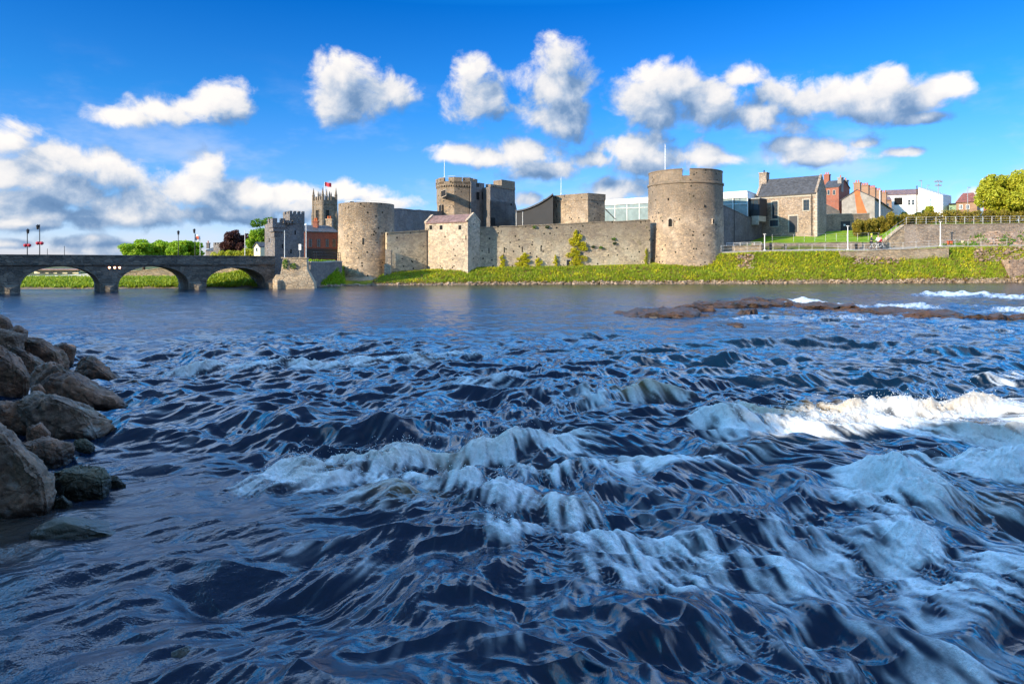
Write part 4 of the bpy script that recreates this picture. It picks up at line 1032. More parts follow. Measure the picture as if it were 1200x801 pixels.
# ------------------------------------------------------------------ generic gabled or flat buildings
def gabled(name, P0, P1, depth, z0, ze, zr, wall, roof, label, cat='house', over=0.12, ndir=None, copings=True, cop_mat='ashlar', group=None, base=None):
    """front wall P0-P1, ridge parallel to it"""
    t_ = (P1 - P0).normalized(); n = ndir or Vector((-t_.y, t_.x, 0))
    c = (P0 + P1) / 2; root = thing(name, (c.x, c.y, z0), label, cat, group)
    Q0, Q1 = P0 + n * depth, P1 + n * depth; R0, R1 = P0 + n * depth / 2, P1 + n * depth / 2
    def v(p, z): return (p.x, p.y, z)
    mb = MB(); mb.add([v(P0, z0), v(P1, z0), v(Q1, z0), v(Q0, z0), v(P0, ze), v(P1, ze), v(Q1, ze), v(Q0, ze), v(R0, zr), v(R1, zr)],
           [(0, 1, 5, 4), (2, 3, 7, 6), (1, 2, 6, 9, 5), (3, 0, 4, 8, 7), (0, 3, 2, 1), (4, 5, 9, 8), (6, 7, 8, 9)])
    mb.build('wall', wall, root)
    rf = MB(); k = over / (depth / 2); dz = (zr - ze) * k; th = 0.10
    e0 = 0.12 if copings else -0.12
    for a, b in (((P0, P1), -1), ((Q0, Q1), 1)):
        p, q = a; s = n * over * b; p2, q2 = p + s + t_ * e0, q + s - t_ * e0; r0, r1 = R0 + t_ * e0, R1 - t_ * e0
        rf.add([v(p2, ze - dz + .02), v(q2, ze - dz + .02), v(r1, zr + .02), v(r0, zr + .02), v(p2, ze - dz + .02 + th), v(q2, ze - dz + .02 + th), v(r1, zr + .02 + th), v(r0, zr + .02 + th)],
               [(0, 3, 2, 1), (4, 5, 6, 7), (0, 1, 5, 4), (1, 2, 6, 5), (2, 3, 7, 6), (3, 0, 4, 7)])
    ro = rf.build('roof', roof, root)
    if copings:
        for (p, q, r, s) in ((P0, Q0, R0, 1), (P1, Q1, R1, -1)):
            cb = MB(); w_ = t_ * 0.30 * s; o_ = t_ * -0.03 * s
            for a in (p, q):
                e = (a - r).normalized() * .1
                cb.add([v(a + e + o_, ze - .02), v(a + e + w_, ze - .02), v(r + w_, zr + .03), v(r + o_, zr + .03), v(a + e + o_, ze + .22), v(a + e + w_, ze + .22), v(r + w_, zr + .28), v(r + o_, zr + .28)],
                       [(0, 3, 2, 1), (4, 5, 6, 7), (0, 1, 5, 4), (1, 2, 6, 5), (2, 3, 7, 6), (3, 0, 4, 7)])
            cb.build('gable_coping', M[cop_mat], root)
    return root, ro, (R0, R1)
def chimney(parent, c, w_, d_, z0, z1, mat, pots=1, t_=Vector((1, 0, 0)), potmat='orange'):
    n = Vector((-t_.y, t_.x, 0)); mb = MB()
    def f(e): return [c - t_ * (w_ / 2 + e) - n * (d_ / 2 + e), c + t_ * (w_ / 2 + e) - n * (d_ / 2 + e), c + t_ * (w_ / 2 + e) + n * (d_ / 2 + e), c - t_ * (w_ / 2 + e) + n * (d_ / 2 + e)]
    mb.prism(f(0), z0, z1 - .16); mb.prism(f(.07), z1 - .158, z1)
    ch = mb.build('chimney', mat, parent)
    for i in range(pots):
        q = c + t_ * (w_ * ((i + .5) / pots - .5) * .8)
        pb = MB(); pb.lathe(q.x, q.y, [(.11, z1 + .002), (.09, z1 + .3), (.12, z1 + .32), (.12, z1 + .38)], 8); pb.build('chimney_pot', M[potmat], ch)
    return ch
def block(name, foot, z0, z1, mat, label, cat, group=None, part='wall'):
    c = sum(foot, Vector()) / len(foot); root = thing(name, (c.x, c.y, z0), label, cat, group)
    mb = MB(); mb.prism(foot, z0, z1); mb.build(part, mat, root); return root

# ------------------------------------------------------------------ the castle
# left round tower
def round_tower(name, px, D, prof, mat, label, smooth=True):
    p = W(px, D); root = thing(name, (p.x, p.y, prof[0][1]), label, 'tower')
    mb = MB(); mb.lathe(p.x, p.y, prof, 72); mb.build('tower_wall', mat, root, smooth='auto'); return root, p
def on_round(parent, c, r, px, py0, py1, w_px, name='arrow_slit', mat='hole', arch=False, frame=None):
    """opening on a round wall"""
    u = (px - 600) / F; a_ = 1 + u * u; b_ = -2 * (c.x * u + c.y); cc = c.x ** 2 + c.y ** 2 - r * r
    Y = (-b_ - math.sqrt(b_ * b_ - 4 * a_ * cc)) / (2 * a_); p = Vector((u * Y, Y, 0)); n = (p - c); n.z = 0; n.normalize(); t_ = Vector((-n.y, n.x, 0))
    w_ = w_px * Y / F / 2; z0, z1 = Z(py1, Y), Z(py0, Y)
    def shape(e, pr):
        out = [(-w_ - e, z0 - e), (w_ + e, z0 - e)]
        if arch: out += [((w_ + e) * math.cos(k * math.pi / 8), z1 - w_ + (w_ + e) * math.sin(k * math.pi / 8)) for k in range(9)]
        else: out += [(w_ + e, z1 + e), (-w_ - e, z1 + e)]
        return [p + t_ * a + n * pr + Vector((0, 0, z)) for a, z in out], [p + t_ * a - n * .3 + Vector((0, 0, z)) for a, z in out]
    par = parent
    if frame:
        f, g_ = shape(.09, .03); N = len(f); mb = MB(); mb.add(f + g_, [tuple(range(N)), tuple(range(N, 2 * N))[::-1]] + [(i, (i + 1) % N, N + (i + 1) % N, N + i) for i in range(N)]); par = mb.build(name, M[frame], parent); name = 'opening'
    f, g_ = shape(0, .045 if frame else .03); N = len(f); mb = MB(); mb.add(f + g_, [tuple(range(N)), tuple(range(N, 2 * N))[::-1]] + [(i, (i + 1) % N, N + (i + 1) % N, N + i) for i in range(N)])
    return mb.build(name, M[mat], par)
zt = Z(237, 84)
tw, tp = round_tower('round_tower', 429.5, 87.3, [(4.0, -.6), (3.85, .9), (3.75, 2.0), (3.62, 2.4), (3.52, 6), (3.49, zt), (3.0, zt + .001), (3.0, zt - 1.0)], M['castle'], 'left round castle tower rising straight from the water with a slit window')
on_round(tw, tp, 3.56, 425.3, 279, 286.5, 1.4)
ft = MB(); ft.lathe(tp.x, tp.y, [(6.6, -.9), (5.6, .1), (4.6, .55), (3.8, .9)], 40); ft.build('plinth', M['bastion'], tw, smooth='auto')
def top_rail(root, c, r, z, h, mat='white_metal', n=16):
    mb = MB()
    for k in range(n):
        a, b = 2 * math.pi * k / n, 2 * math.pi * (k + 1) / n
        p, q = Vector((c.x + r * math.cos(a), c.y + r * math.sin(a), 0)), Vector((c.x + r * math.cos(b), c.y + r * math.sin(b), 0))
        mb.tube(p + Vector((0, 0, z)), p + Vector((0, 0, z + h)), .02, None, 4)
        for e in (1, .55): mb.tube(p + Vector((0, 0, z + h * e)), q + Vector((0, 0, z + h * e)), .018, None, 4)
    return mb.build('roof_railing', M[mat], root)
top_rail(tw, tp, 2.7, zt - .4, .66)
fb = MB(); fb.box(tp.x - 1.75, tp.x - 1.55, tp.y - 1.4, tp.y - 1.2, zt - .9, zt + .3); fb.box(tp.x - 1.54, tp.x - 1.3, tp.y - 1.38, tp.y - 1.22, zt + .1, zt + .28); fb.build('floodlight', M['black'], tw)

# curtain wall running back from the tower
def back_wall():
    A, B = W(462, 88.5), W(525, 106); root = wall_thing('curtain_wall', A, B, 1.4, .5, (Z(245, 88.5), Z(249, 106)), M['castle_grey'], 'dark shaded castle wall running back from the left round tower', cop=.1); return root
back_wall()
# low curtain wall between tower and gatehouse
A1, B1 = W(453.5, 84.4), W(500, 86.9)
cw1 = wall_thing('curtain_wall', A1, B1, 1.2, .6, (Z(273, 84.4), Z(270, 86.9)), M['castle_wall'], 'short low wall between the round tower and the roofed gatehouse', cop=.1)
pb_ = W(451.5, 83.4); qb = W(458, 83.6)
mb = MB(); mb.prism([pb_, qb, qb + Vector((0, .8, 0)), pb_ + Vector((0, .8, 0))], .4, [4.3, 4.2, 4.2, 4.3]); mb.prism([pb_ + Vector((-.12, -.15, 0)), qb + Vector((.02, -.15, 0)), qb + Vector((.02, .8, 0)), pb_ + Vector((-.12, .8, 0))], .4, 2.4)
tag(mb.build('buttress', M['castle_pale']), 'pale narrow buttress at the foot of the left round tower', 'buttress')
# roofed gatehouse
def gatehouse():
    P0 = W(498, 87.3); P1 = W(548.3, 83.5); t_ = (P1 - P0).normalized(); n = Vector((-t_.y, t_.x, 0)); dp = 2.5
    ze = Z(260.5, 85); zr = Z(252.5, 86)
    root, ro, _ = gabled('gatehouse', P0, P1, dp, 0.5, ze, zr, M['castle_pale'], M['tile_brown'], 'pale sunlit gatehouse with a brown tiled roof projecting from the wall', 'gatehouse', cop_mat='castle_pale')
    for px in (505, 517, 539): window(root, P0, P1, px - 1.7, px + 1.7, 264, 269, 'ashlar', 'hole', .03, False, None, .06)
    slit(root, P0, P1, 546, 276, 281, 1.0)
    return P1 + n * dp
GB = gatehouse()
# long curtain wall
A2, B2 = W(561.5, 85.6), W(762, 90.2)
cw2 = wall_thing('curtain_wall', A2, B2, 1.5, .8, (Z(267, 85.6), Z(258, 90.2)), M['castle_wall'], 'long sunlit river wall joining the gatehouse and the right round tower', cop=.12)
for px, y in ((573, 290.5), (591, 289.5), (612, 289), (634, 288)): slit(cw2, A2, B2, px, y, y + 6.5, 1.2)
dm = MB(); fbox(dm, A2, B2, 663, 669.5, 303.5, 313, .06, .05); dj = dm.build('door_surround', M['ashlar'], cw2); dm = MB(); fbox(dm, A2, B2, 664, 668, 304.5, 313, .075, .0); dm.build('door', M['black'], dj)
# ivy and wallflower patches
tt = (B2 - A2).normalized(); nn = Vector((tt.y, -tt.x, 0))
def ivy(px, py0, py1, wpx, n, label, mat='ivy', A=A2, B=B2, seed=1, size=.09):
    rg = random.Random(seed); q = onface(A, B, px); D = q.y; z0, z1 = Z(py1, D), Z(py0, D); root = thing('wall_plant', (q.x, q.y, z0), label, 'plant')
    t_ = seg(A, B).normalized(); n_ = Vector((t_.y, -t_.x, 0)); bl = []; hw = wpx * D / F / 2
    st = MB()
    for i in range(20):
        f = ((i + .5) / 20) ** 1.2; k = math.sin(math.pi * min(1, .15 + f * .85)) ** .6; p = q + t_ * rg.uniform(-1, 1) * hw * .6 * k + n_ * .12
        j_ = rg.uniform(.5, 1.3); bl.append((p.x, p.y, z0 + (z1 - z0) * f, hw * .34 * k * j_ + .05, .12, (z1 - z0) * .09 * rg.uniform(.6, 1.3))); st.tube((q.x + n_.x * .05, q.y + n_.y * .05, z0), (p.x, p.y, z0 + (z1 - z0) * f), .02, .01, 4)
    crown('leaves', bl, n, size, M[mat], root, seed); st.build('stem', M['bark'], root)
ivy(675, 272, 311, 30, 2600, 'tall bright yellow green creeper climbing the long wall', seed=2)
ivy(613, 297, 314, 24, 1300, 'broad low yellow bush at the foot of the long wall', seed=3)
ivy(588, 299, 313, 9, 350, 'small yellow plant at the left end of the long wall', seed=4)
ivy(631, 302, 313, 10, 300, 'thin yellow plant right of the broad low yellow bush', seed=5)
ivy(651, 299, 312, 7, 220, 'thin dry yellow plant left of the tall creeper', seed=6)
ivy(757, 292, 311, 6, 220, 'narrow plant in the corner by the right round tower', 'leaf_yellow', seed=7)
for k, (px, py) in enumerate(((641, 266), (719, 280), (720, 285), (704, 290), (695, 289), (626, 266))):
    q = onface(A2, B2, px); z = Z(py, q.y); r_ = thing('wall_tuft', (q.x, q.y, z), ['green tuft on top of the long wall above the slits', 'upper dark tuft high on the right part of the long wall', 'lower of two dark tufts on the right part of the long wall', 'dark tuft right of the tall yellow creeper', 'dark tuft nearest the tall yellow creeper', 'small green tuft on the wall top left of its neighbour'][k], 'plant')
    crown('leaves', [(q.x + nn.x * .1, q.y + nn.y * .1, z, .28, .12, .18)], 90, .06, M['leaf' if k % 2 else 'leaf_dark'], r_, 50 + k)

# right round tower
zt = Z(214, 88.4); zp = Z(198, 88.4)
rt, rp = round_tower('round_tower', 803, 93.2, [(5.40, 1.0), (5.30, 2.6), (5.14, 4.2), (5.02, 7), (4.96, zt - .05), (5.08, zt), (5.08, zt + .22), (4.90, zt + .3), (4.3, zt + .3)], M['castle'], 'right round castle tower, the tallest and widest, with a notched parapet')
def ang(px):
    return math.atan2(-(1.0), 0) 
def parapet():
    # angle round the tower of a column on its front
    def an(px):
        u = (px - 600) / F; a_ = 1 + u * u; b_ = -2 * (rp.x * u + rp.y); cc = rp.x ** 2 + rp.y ** 2 - 4.88 ** 2
        disc = max(0, b_ * b_ - 4 * a_ * cc); Y = (-b_ - math.sqrt(disc)) / (2 * a_); return math.atan2(Y - rp.y, u * Y - rp.x)
    g0, g1 = an(799.5), an(808.5)
    mb = MB(); mb.ring(rp.x, rp.y, 4.36, 4.88, zt + .302, zp, g1, g0 + 2 * math.pi - 2.4, 60); mb.ring(rp.x, rp.y, 4.36, 4.88, zt + .302, zp, g0 - 2.0, g0, 40)
    mb.ring(rp.x, rp.y, 4.41, 4.86, zt + .303, zt + .95, g0 + .001, g1 - .001, 6)
    mb.ring(rp.x, rp.y, 4.30, 4.94, zp + .002, zp + .1, g1, g0 + 2 * math.pi - 2.4, 60); mb.ring(rp.x, rp.y, 4.30, 4.94, zp + .002, zp + .1, g0 - 2.0, g0, 40)
    mb.build('parapet', M['castle'], rt, smooth='auto')
parapet()
on_round(rt, rp, 5.1, 785.5, 256, 265.5, 4.6, 'window', 'hole', True, 'castle_pale')
on_round(rt, rp, 5.1, 836, 257, 262, 2.0, 'window', 'hole', False, 'castle_pale')
for px, y in ((812, 274), (783, 232), (826, 240)): on_round(rt, rp, 5.03, px, y, y + 3.0, 1.4)
if False:
  fl_ = MB()  # flat buttress up the left side, where the wall meets it
  a_ = math.radians(218); cxy = rp + Vector((math.cos(a_), math.sin(a_), 0)) * 4.7; ta = Vector((-math.sin(a_), math.cos(a_), 0)); na = Vector((math.cos(a_), math.sin(a_), 0))
  fl_.prism([cxy - ta * .5, cxy - ta * .5 + na * .75, cxy + ta * .5 + na * .75, cxy + ta * .5], 1.5, [11.4, 10.6, 10.6, 11.4]); fl_.build('buttress', M['castle'], rt)
top_rail(rt, rp, 4.1, zp - .3, .5, 'grey_metal', 20)
pole('flagpole', 779.5, 91.5, 170, 199, 0.06, 'white', 'white bare flagpole on the right round tower', 'flagpole', None, zt)

# keep gatehouse behind the wall
def inner_gate():
    p = W(535, 106); root = thing('inner_gatehouse', (p.x, p.y, 2.5), 'tall angular gate tower with corbelled parapet and dark blocks behind the wall', 'castle gate')
    zt = Z(219, 103.5); zc = Z(238, 103.5); zp = Z(208, 103.5)
    def poly(r, off=math.radians(-92), n=8): return [Vector((p.x + r * math.cos(off + k * 2 * math.pi / n), p.y + r * math.sin(off + k * 2 * math.pi / n), 0)) for k in range(n)]
    mb = MB(); mb.prism(poly(3.12), zc + .35, zt); mb.prism(poly(3.02), 2.5, zc - .3)
    vs = [v + Vector((0, 0, zc - .3 + .001)) for v in poly(3.02)] + [v + Vector((0, 0, zc + .349)) for v in poly(3.12)]
    mb.add(vs, [(i, (i + 1) % 8, 8 + (i + 1) % 8, 8 + i) for i in range(8)]); mb.build('tower_wall', M['castle'], root)
    cb = MB(); fo = poly(3.26)
    cb.prism(fo, zt + .25, zt + .42); 
    for k in range(8):
        a, b = fo[k], fo[(k + 1) % 8]; inn = (p - (a + b) / 2).normalized()
        for j in range(6):
            q = a.lerp(b, (j + .25) / 6); w_ = (b - a).normalized() * .2; cb.prism([q, q + w_, q + w_ + inn * .2, q + inn * .2], zt, zt + .249)
    cb.build('corbel', M['castle'], root)
    pb = MB()
    for k in range(8):
        a, b = fo[k], fo[(k + 1) % 8]; inn = (p - (a + b) / 2).normalized() * .4
        if k in (0, 7):
            m0, m1 = (.0, .30) if k == 7 else (.0, .5), (.62, 1.0) if k == 7 else (.58, 1.0)
        else: m0, m1 = (0, .45), (.6, 1)
        for s, e in (m0, m1):
            u, v_ = a.lerp(b, s), a.lerp(b, e); pb.prism([u, v_, v_ + inn, u + inn], zt + .422, zp)
        pb.prism([a, b, b + inn, a + inn], zt + .421, zt + .8)
    pb.build('parapet', M['castle'], root)
    top_rail(root, p, 2.2, zp - .3, .6, 'grey_metal', 12)
    fo = poly(3.12); on = fo[6], fo[7]
    e0, e1 = sorted((fo[7], fo[6]), key=lambda v: v.x); 
    window(root, e0, e1, 517, 522.5, 223, 230, 'castle_pale', 'hole', .03, False, None, .08)
    fo = poly(3.02); e0, e1 = sorted((fo[7], fo[6]), key=lambda v: v.x)
    window(root, e0, e1, 514.5, 517.5, 240, 248, 'castle_pale', 'hole', .03, False, None, .05)
    # shaded link block and the right block
    P0 = W(552, 103.6); P1 = W(577, 108.0); n = Vector((-.62, .78, 0))
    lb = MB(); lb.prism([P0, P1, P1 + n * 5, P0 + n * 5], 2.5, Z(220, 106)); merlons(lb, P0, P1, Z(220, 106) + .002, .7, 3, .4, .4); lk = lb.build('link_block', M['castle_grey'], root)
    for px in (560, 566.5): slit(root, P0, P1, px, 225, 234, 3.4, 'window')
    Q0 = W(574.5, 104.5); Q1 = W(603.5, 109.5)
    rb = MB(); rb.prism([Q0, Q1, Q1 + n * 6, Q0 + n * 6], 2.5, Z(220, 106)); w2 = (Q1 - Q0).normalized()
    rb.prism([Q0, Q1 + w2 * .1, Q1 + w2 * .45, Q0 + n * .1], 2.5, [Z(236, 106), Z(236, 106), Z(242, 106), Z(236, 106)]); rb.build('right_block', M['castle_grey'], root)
    pa = MB(); pa.prism([Q0 - n * .08, Q1 - n * .08, Q1 + n * .5, Q0 + n * .5], Z(220, 106) + .002, Z(217, 106)); 
    a = onface(Q0, Q1, 588); pa.prism([a, Q1, Q1 + n * 2.2, a + n * 2.2], Z(217, 106) + .002, Z(211.5, 108)); pa.build('parapet', M['castle'], root)
    slit(root, Q0, Q1, 599, 238, 241, 1.5); slit(root, Q0, Q1, 573.8 + 4, 255, 264, 5, 'doorway')
inner_gate()
pole('flagpole', 520.8, 104, 187, 207, 0.05, 'white', 'white flagpole on the corbelled gate tower', 'flagpole', None, Z(212, 104))

# dark shed roof and square tower behind the long wall
def shed():
    P0 = W(604, 103); P1 = W(648, 99); root = thing('dark_shed', (P0.x, P0.y, 3), 'low black building with a sagging roof behind the long wall', 'shed')
    N = 14; n = Vector((.1, 1, 0)); mb = MB(); ts = [i / N for i in range(N + 1)]
    tops = [Z(247 - 17 * (t_ ** 2.0) - 2 * t_ * (1 - t_), 101) for t_ in ts]
    for i in range(N):
        a, b = P0.lerp(P1, ts[i]), P0.lerp(P1, ts[i + 1]); mb.prism([a, b, b + n * 5, a + n * 5], 3, [tops[i], tops[i + 1], tops[i + 1], tops[i]])
    mb.build('wall', M['dark_metal'], root)
    rf = MB()
    for i in range(N):
        a, b = P0.lerp(P1, ts[i]) - n * .3, P0.lerp(P1, ts[i + 1]) - n * .3; rf.prism([a, b, b + n * 5.6, a + n * 5.6], [tops[i] + .01, tops[i + 1] + .01, tops[i + 1] + .01, tops[i] + .01], [tops[i] + .22, tops[i + 1] + .22, tops[i + 1] + .22, tops[i] + .22])
    rf.build('roof', M['slate'], root)
shed()
for px in (605, 612.5): pole('steel_post', px, 97, 249, 264, .06, 'grey_metal', 'left steel post behind the long wall' if px < 610 else 'right steel post behind the long wall', 'post', None, 3.0)
def square_tower():
    P0 = W(645.5, 101); P1 = W(689, 97); t_ = (P1 - P0).normalized(); n = Vector((-t_.y, t_.x, 0)) + Vector((.55, 0, 0)); n.normalize(); d = 3.2
    root = block('square_tower', [P0, P1, P1 + n * d, P0 + n * d], 3, Z(234.5, 98), M['castle'], 'flat topped square stone tower behind the long wall', 'tower')
    mb = MB(); e = .06; mb.prism([P0 - n * e - t_ * e, P1 - n * e + t_ * e, P1 + n * (d + e) + t_ * e, P0 + n * (d + e) - t_ * e], Z(234.5, 98) + .002, Z(227, 98)); mb.build('parapet', M['castle'], root)
    lo = MB(); lo.prism([P0 - t_ * 1.4, P0 - t_ * .002, P0 + n * d, P0 - t_ * 1.4 + n * d], 3, Z(231, 99)); lo.build('stair_turret', M['castle_grey'], root)
    slit(root, P0, P1, 652, 239, 243, 1.2)
square_tower()
pole('flagpole', 657.5, 99, 208, 228, .04, 'white', 'thin pale flagpole on the flat topped square tower', 'flagpole', None, Z(228, 99))

# visitor centre: long white and glass building
def glass_hall():
    P0 = W(707, 113); P1 = W(876, 100.5); t_ = (P1 - P0).normalized(); n = Vector((-t_.y, t_.x, 0)); d = 7
    zb, zg, zf = 3.5, Z(240, 113), Z(235.5, 113)
    zf1 = max(zf, Z(224.5, 100.5)); c = (P0 + P1) / 2
    root = thing('glass_hall', (c.x, c.y, zb), 'long white flat roofed building with a glazed front behind the wall', 'building')
    zt0, zt1 = Z(235.5, 113), Z(224.5, 100.5)
    mb = MB(); mb.prism([P0 + n * .02, P1 + n * .02, P1 + n * d, P0 + n * d], zb, [zt0 - .75, zt1 - .9, zt1 - .9, zt0 - .75]); mb.build('glazing', M['glass_pale'], root)
    fm = MB(); fm.prism([P0 - n * .15 - t_ * .2, P1 - n * .15, P1 + n * (d + .2), P0 + n * (d + .2) - t_ * .2], [zt0 - .748, zt1 - .898, zt1 - .898, zt0 - .748], [zt0, zt1, zt1, zt0]); fm.build('fascia', M['white'], root)
    cp = MB(); cp.prism([P0 - n * .22 - t_ * .25, P1 - n * .22, P1 + n * (d + .25), P0 + n * (d + .25) - t_ * .25], [zt0 + .002, zt1 + .002, zt1 + .002, zt0 + .002], [zt0 + .12, zt1 + .12, zt1 + .12, zt0 + .12]); cp.build('roof_edge', M['grey_metal'], root)
    L = (P1 - P0).length; k = 11
    for i in range(k + 1):
        q = P0 + t_ * (L * i / k); zz_ = zt0 + (zt1 - zt0) * i / k - .76; mu = MB(); mu.prism([q - t_ * .05 - n * .06, q + t_ * .05 - n * .06, q + t_ * .05 + n * .02, q - t_ * .05 + n * .02], zb, zz_); mu.build('mullion', M['white_metal'], root)
    tr = MB(); tr.prism([P0 - n * .05, P1 - n * .05, P1 + n * .015, P0 + n * .015], [zt0 - 1.35, zt1 - 1.8, zt1 - 1.8, zt0 - 1.35], [zt0 - 1.28, zt1 - 1.72, zt1 - 1.72, zt0 - 1.28]); tr.build('transom', M['white_metal'], root)
    pp = MB(); pp.tube(P0 - t_ * .5 + Vector((0, 0, zb)), P0 - t_ * .5 + Vector((0, 0, zt0 + .15)), .12, None, 8); pp.tube(P0 - t_ * .5 + Vector((0, -.2, zt0 - .6)), P0 + t_ * 2.0 + Vector((0, -.2, zt0 - 3.0)), .06, None, 6); pp.build('brace', M['dark_metal'], root)
glass_hall()
# shaded wall from the tower to the house
A3, B3 = W(846, 94.5), W(893, 103.3)
wall_thing('curtain_wall', A3, B3, 1.0, 3.5, (Z(240, 94.5), Z(262, 103.3)), M['castle_grey'], 'dark sloping wall between the right round tower and the stone house', cop=.1)
pole('steel_mast', 860.5, 93.5, 228, 281, .05, 'black', 'thin black mast before the dark sloping wall', 'mast', None, 4.4)

# ------------------------------------------------------------------ stone house right of the castle
def stone_house():
    P0 = W(886.5, 104.0); P1 = W(957.5, 98.2); t_ = (P1 - P0).normalized(); n = Vector((-t_.y, t_.x, 0)); d = 4.3
    ze = Z(227.5, 101); zr = ze + 2.55
    root, ro, (R0, R1) = gabled('stone_house', P0, P1, d, 5.6, ze, zr, M['house_stone'], M['slate'], 'tall stone house with slate roof and a chimney on its left gable', 'house', cop_mat='wall_stone')
    chimney(root, R0 + t_ * .35, 1.15, 1.2, ze + .5, Z(201, 104), M['wall_stone'], 1, t_, 'black')
    # sloping stone shoulder of the left gable
    co_ = MB(); e = .08; co_.prism([P0 - t_ * .05 - n * e, P1 + t_ * .05 - n * e, P1 + t_ * .05 - n * .002, P0 - t_ * .05 - n * .002], ze - .5, ze - .26); co_.build('cornice', M['ashlar'], root)
    window(root, P0, P1, 905, 911.5, 236, 256, bars=(2, 5), fw=.14, pane='glass'); window(root, P0, P1, 902.3, 911.8, 258, 265, bars=(3, 1), fw=.12, sill=False)
    window(root, P0, P1, 941.5, 948.5, 234, 246.5, bars=(2, 3), fw=.14)
    dm = MB(); fbox(dm, P0, P1, 923.8, 935.8, 251.5, 272, .05, .05); dj = dm.build('door', M['ashlar'], root); dm = MB(); fbox(dm, P0, P1, 925, 934.6, 253, 272, .065, 0); dl = dm.build('door_leaf', M['door_grey'], dj)
    q = onface(P0, P1, 951.5) - n * .1; dp = MB(); dp.tube((q.x, q.y, 6.6), (q.x, q.y, ze - .1), .06, None, 6); dp.build('drainpipe', M['black'], root)
    qu = MB()
    for i in range(16):
        z = 6.4 + i * .40; w_ = .45 if i % 2 else .28; qu.prism([P1 - t_ * w_ - n * .03, P1 + t_ * .03 - n * .03, P1 + t_ * .03 + n * w_, P1 - t_ * w_ + n * w_], z, z + .34)
    qu.build('quoins', M['ashlar'], root)
    gr = MB(); fbox(gr, P0, P1, 889, 956, 228.6, 229.5, .2, 0); gr.build('gutter', M['black'], root)
stone_house()
def oriel():
    P0 = W(876.5, 101.3); P1 = W(890, 100.0); t_ = (P1 - P0).normalized(); n = Vector((-t_.y, t_.x, 0)); z0, z1 = Z(253, 100.6), Z(233, 100.6)
    root = thing('glazed_oriel', (P0.x, P0.y, z0), 'dark glazed box projecting beside the stone house', 'oriel'); mb = MB(); mb.prism([P0, P1, P1 + n * 2.4, P0 + n * 2.4], z0, z1); mb.build('box_frame', M['dark_metal'], root)
    for i in range(2):
        a = P0 + t_ * (.12 + i * .78) - n * .02; b = a + t_ * .66; g_ = MB(); g_.prism([a, b, b + n * .03, a + n * .03], z0 + .9, z1 - .25); g_.build('pane', M['glass'], root)
    br = MB(); br.prism([P0 + t_ * .5, P1 - t_ * .1, P1 + n * 2, P0 + n * 2], z0 - .8, z0 - .002); br.prism([P0 + t_ * .45 - n * .03, P1 - t_ * .2 - n * .03, P1 - t_ * .2 + n * .3, P0 + t_ * .45 + n * .3], z0 - 1.3, z0 - .802); br.build('bracket', M['ashlar'], root)
    ch = MB(); ch.prism([P0 - n * .06 - t_ * .06, P1 - n * .06 + t_ * .06, P1 + n * 2.45 + t_ * .06, P0 + n * 2.45 - t_ * .06], z1 + .002, z1 + .1); ch.build('roof', M['grey_metal'], root)
oriel()
# yard wall with a door
YA, YB = W(963.5, 102.8), W(1019, 105)
yw = wall_thing('yard_wall', YA, YB, .5, 6.2, (Z(252.5, 102.8), Z(250.5, 105)), M['house_stone'], 'stone yard wall with a dark door right of the stone house', cop=.14, cop_mat=M['ashlar'])
dm = MB(); fbox(dm, YA, YB, 985.2, 996.4, 259.4, 270.5, .03, .0); dd = dm.build('door', M['door_grey'], yw); dm = MB(); fbox(dm, YA, YB, 988.2, 990.6, 262.6, 264.8, .045, -.031); dm.build('door_sign', M['white'], dd)
ga, gb = W(957.8, 101), W(964, 102)
gt = thing('yard_gate', (ga.x, ga.y, 6.5), 'narrow dark gate between the stone house and the yard wall', 'gate'); mb = MB(); mb.prism([ga, gb, gb + Vector((0, .12, 0)), ga + Vector((0, .12, 0))], 6.5, Z(255, 101.5)); mb.build('gate_leaf', M['door_grey'], gt)
mb = MB(); mb.box((ga.x + gb.x) / 2 - .1, (ga.x + gb.x) / 2 + .1, ga.y + .2, ga.y + .34, 7.3, 7.5); 
sgn = MB(); fbox(sgn, ga, gb, 960, 962.2, 264, 266.2, .02, -.001); sgn.build('gate_sign', M['white'], gt)

# ------------------------------------------------------------------ town houses behind
def red_house():
    P0 = W(965, 120.5); P1 = W(983, 118.5); t_ = (P1 - P0).normalized(); n = Vector((.75, .66, 0)).normalized(); d = 4.4
    ze = Z(219.5, 119.5); zr = ze + 1.3
    root, ro, (R0, R1) = gabled('brick_house', P0, P1, d, 7, ze, zr, M['brick'], M['slate'], 'tall red brick house with two big chimneys behind the stone house', 'house', ndir=n, copings=False)
    chimney(root, W(969.3, 126), .95, .7, ze, Z(204.5, 126), M['brick'], 2, t_); 
    c = R1 - n * 1.2; chimney(root, W(985, 119.6), .65, .9, ze - .8, Z(208, 119.6), M['render_grey'], 1, t_); chimney(root, W(991, 123.5), .65, .9, ze - 1.2, Z(211, 123.5), M['render_grey'], 1, t_)
    lo = MB(); a, b = W(966, 112), W(984, 112); lo.prism([a, b, b + Vector((0, 3, 0)), a + Vector((0, 3, 0))], 7, [Z(238, 112), Z(247, 112), Z(245, 112), Z(236, 112)]); lo.build('lean_to', M['castle_grey'], root)
    for px in (971, 977.5): window(root, P0, P1, px - 1.2, px + 1.2, 223, 228, 'ashlar', 'glass', .04, True, (1, 2), .06)
red_house()
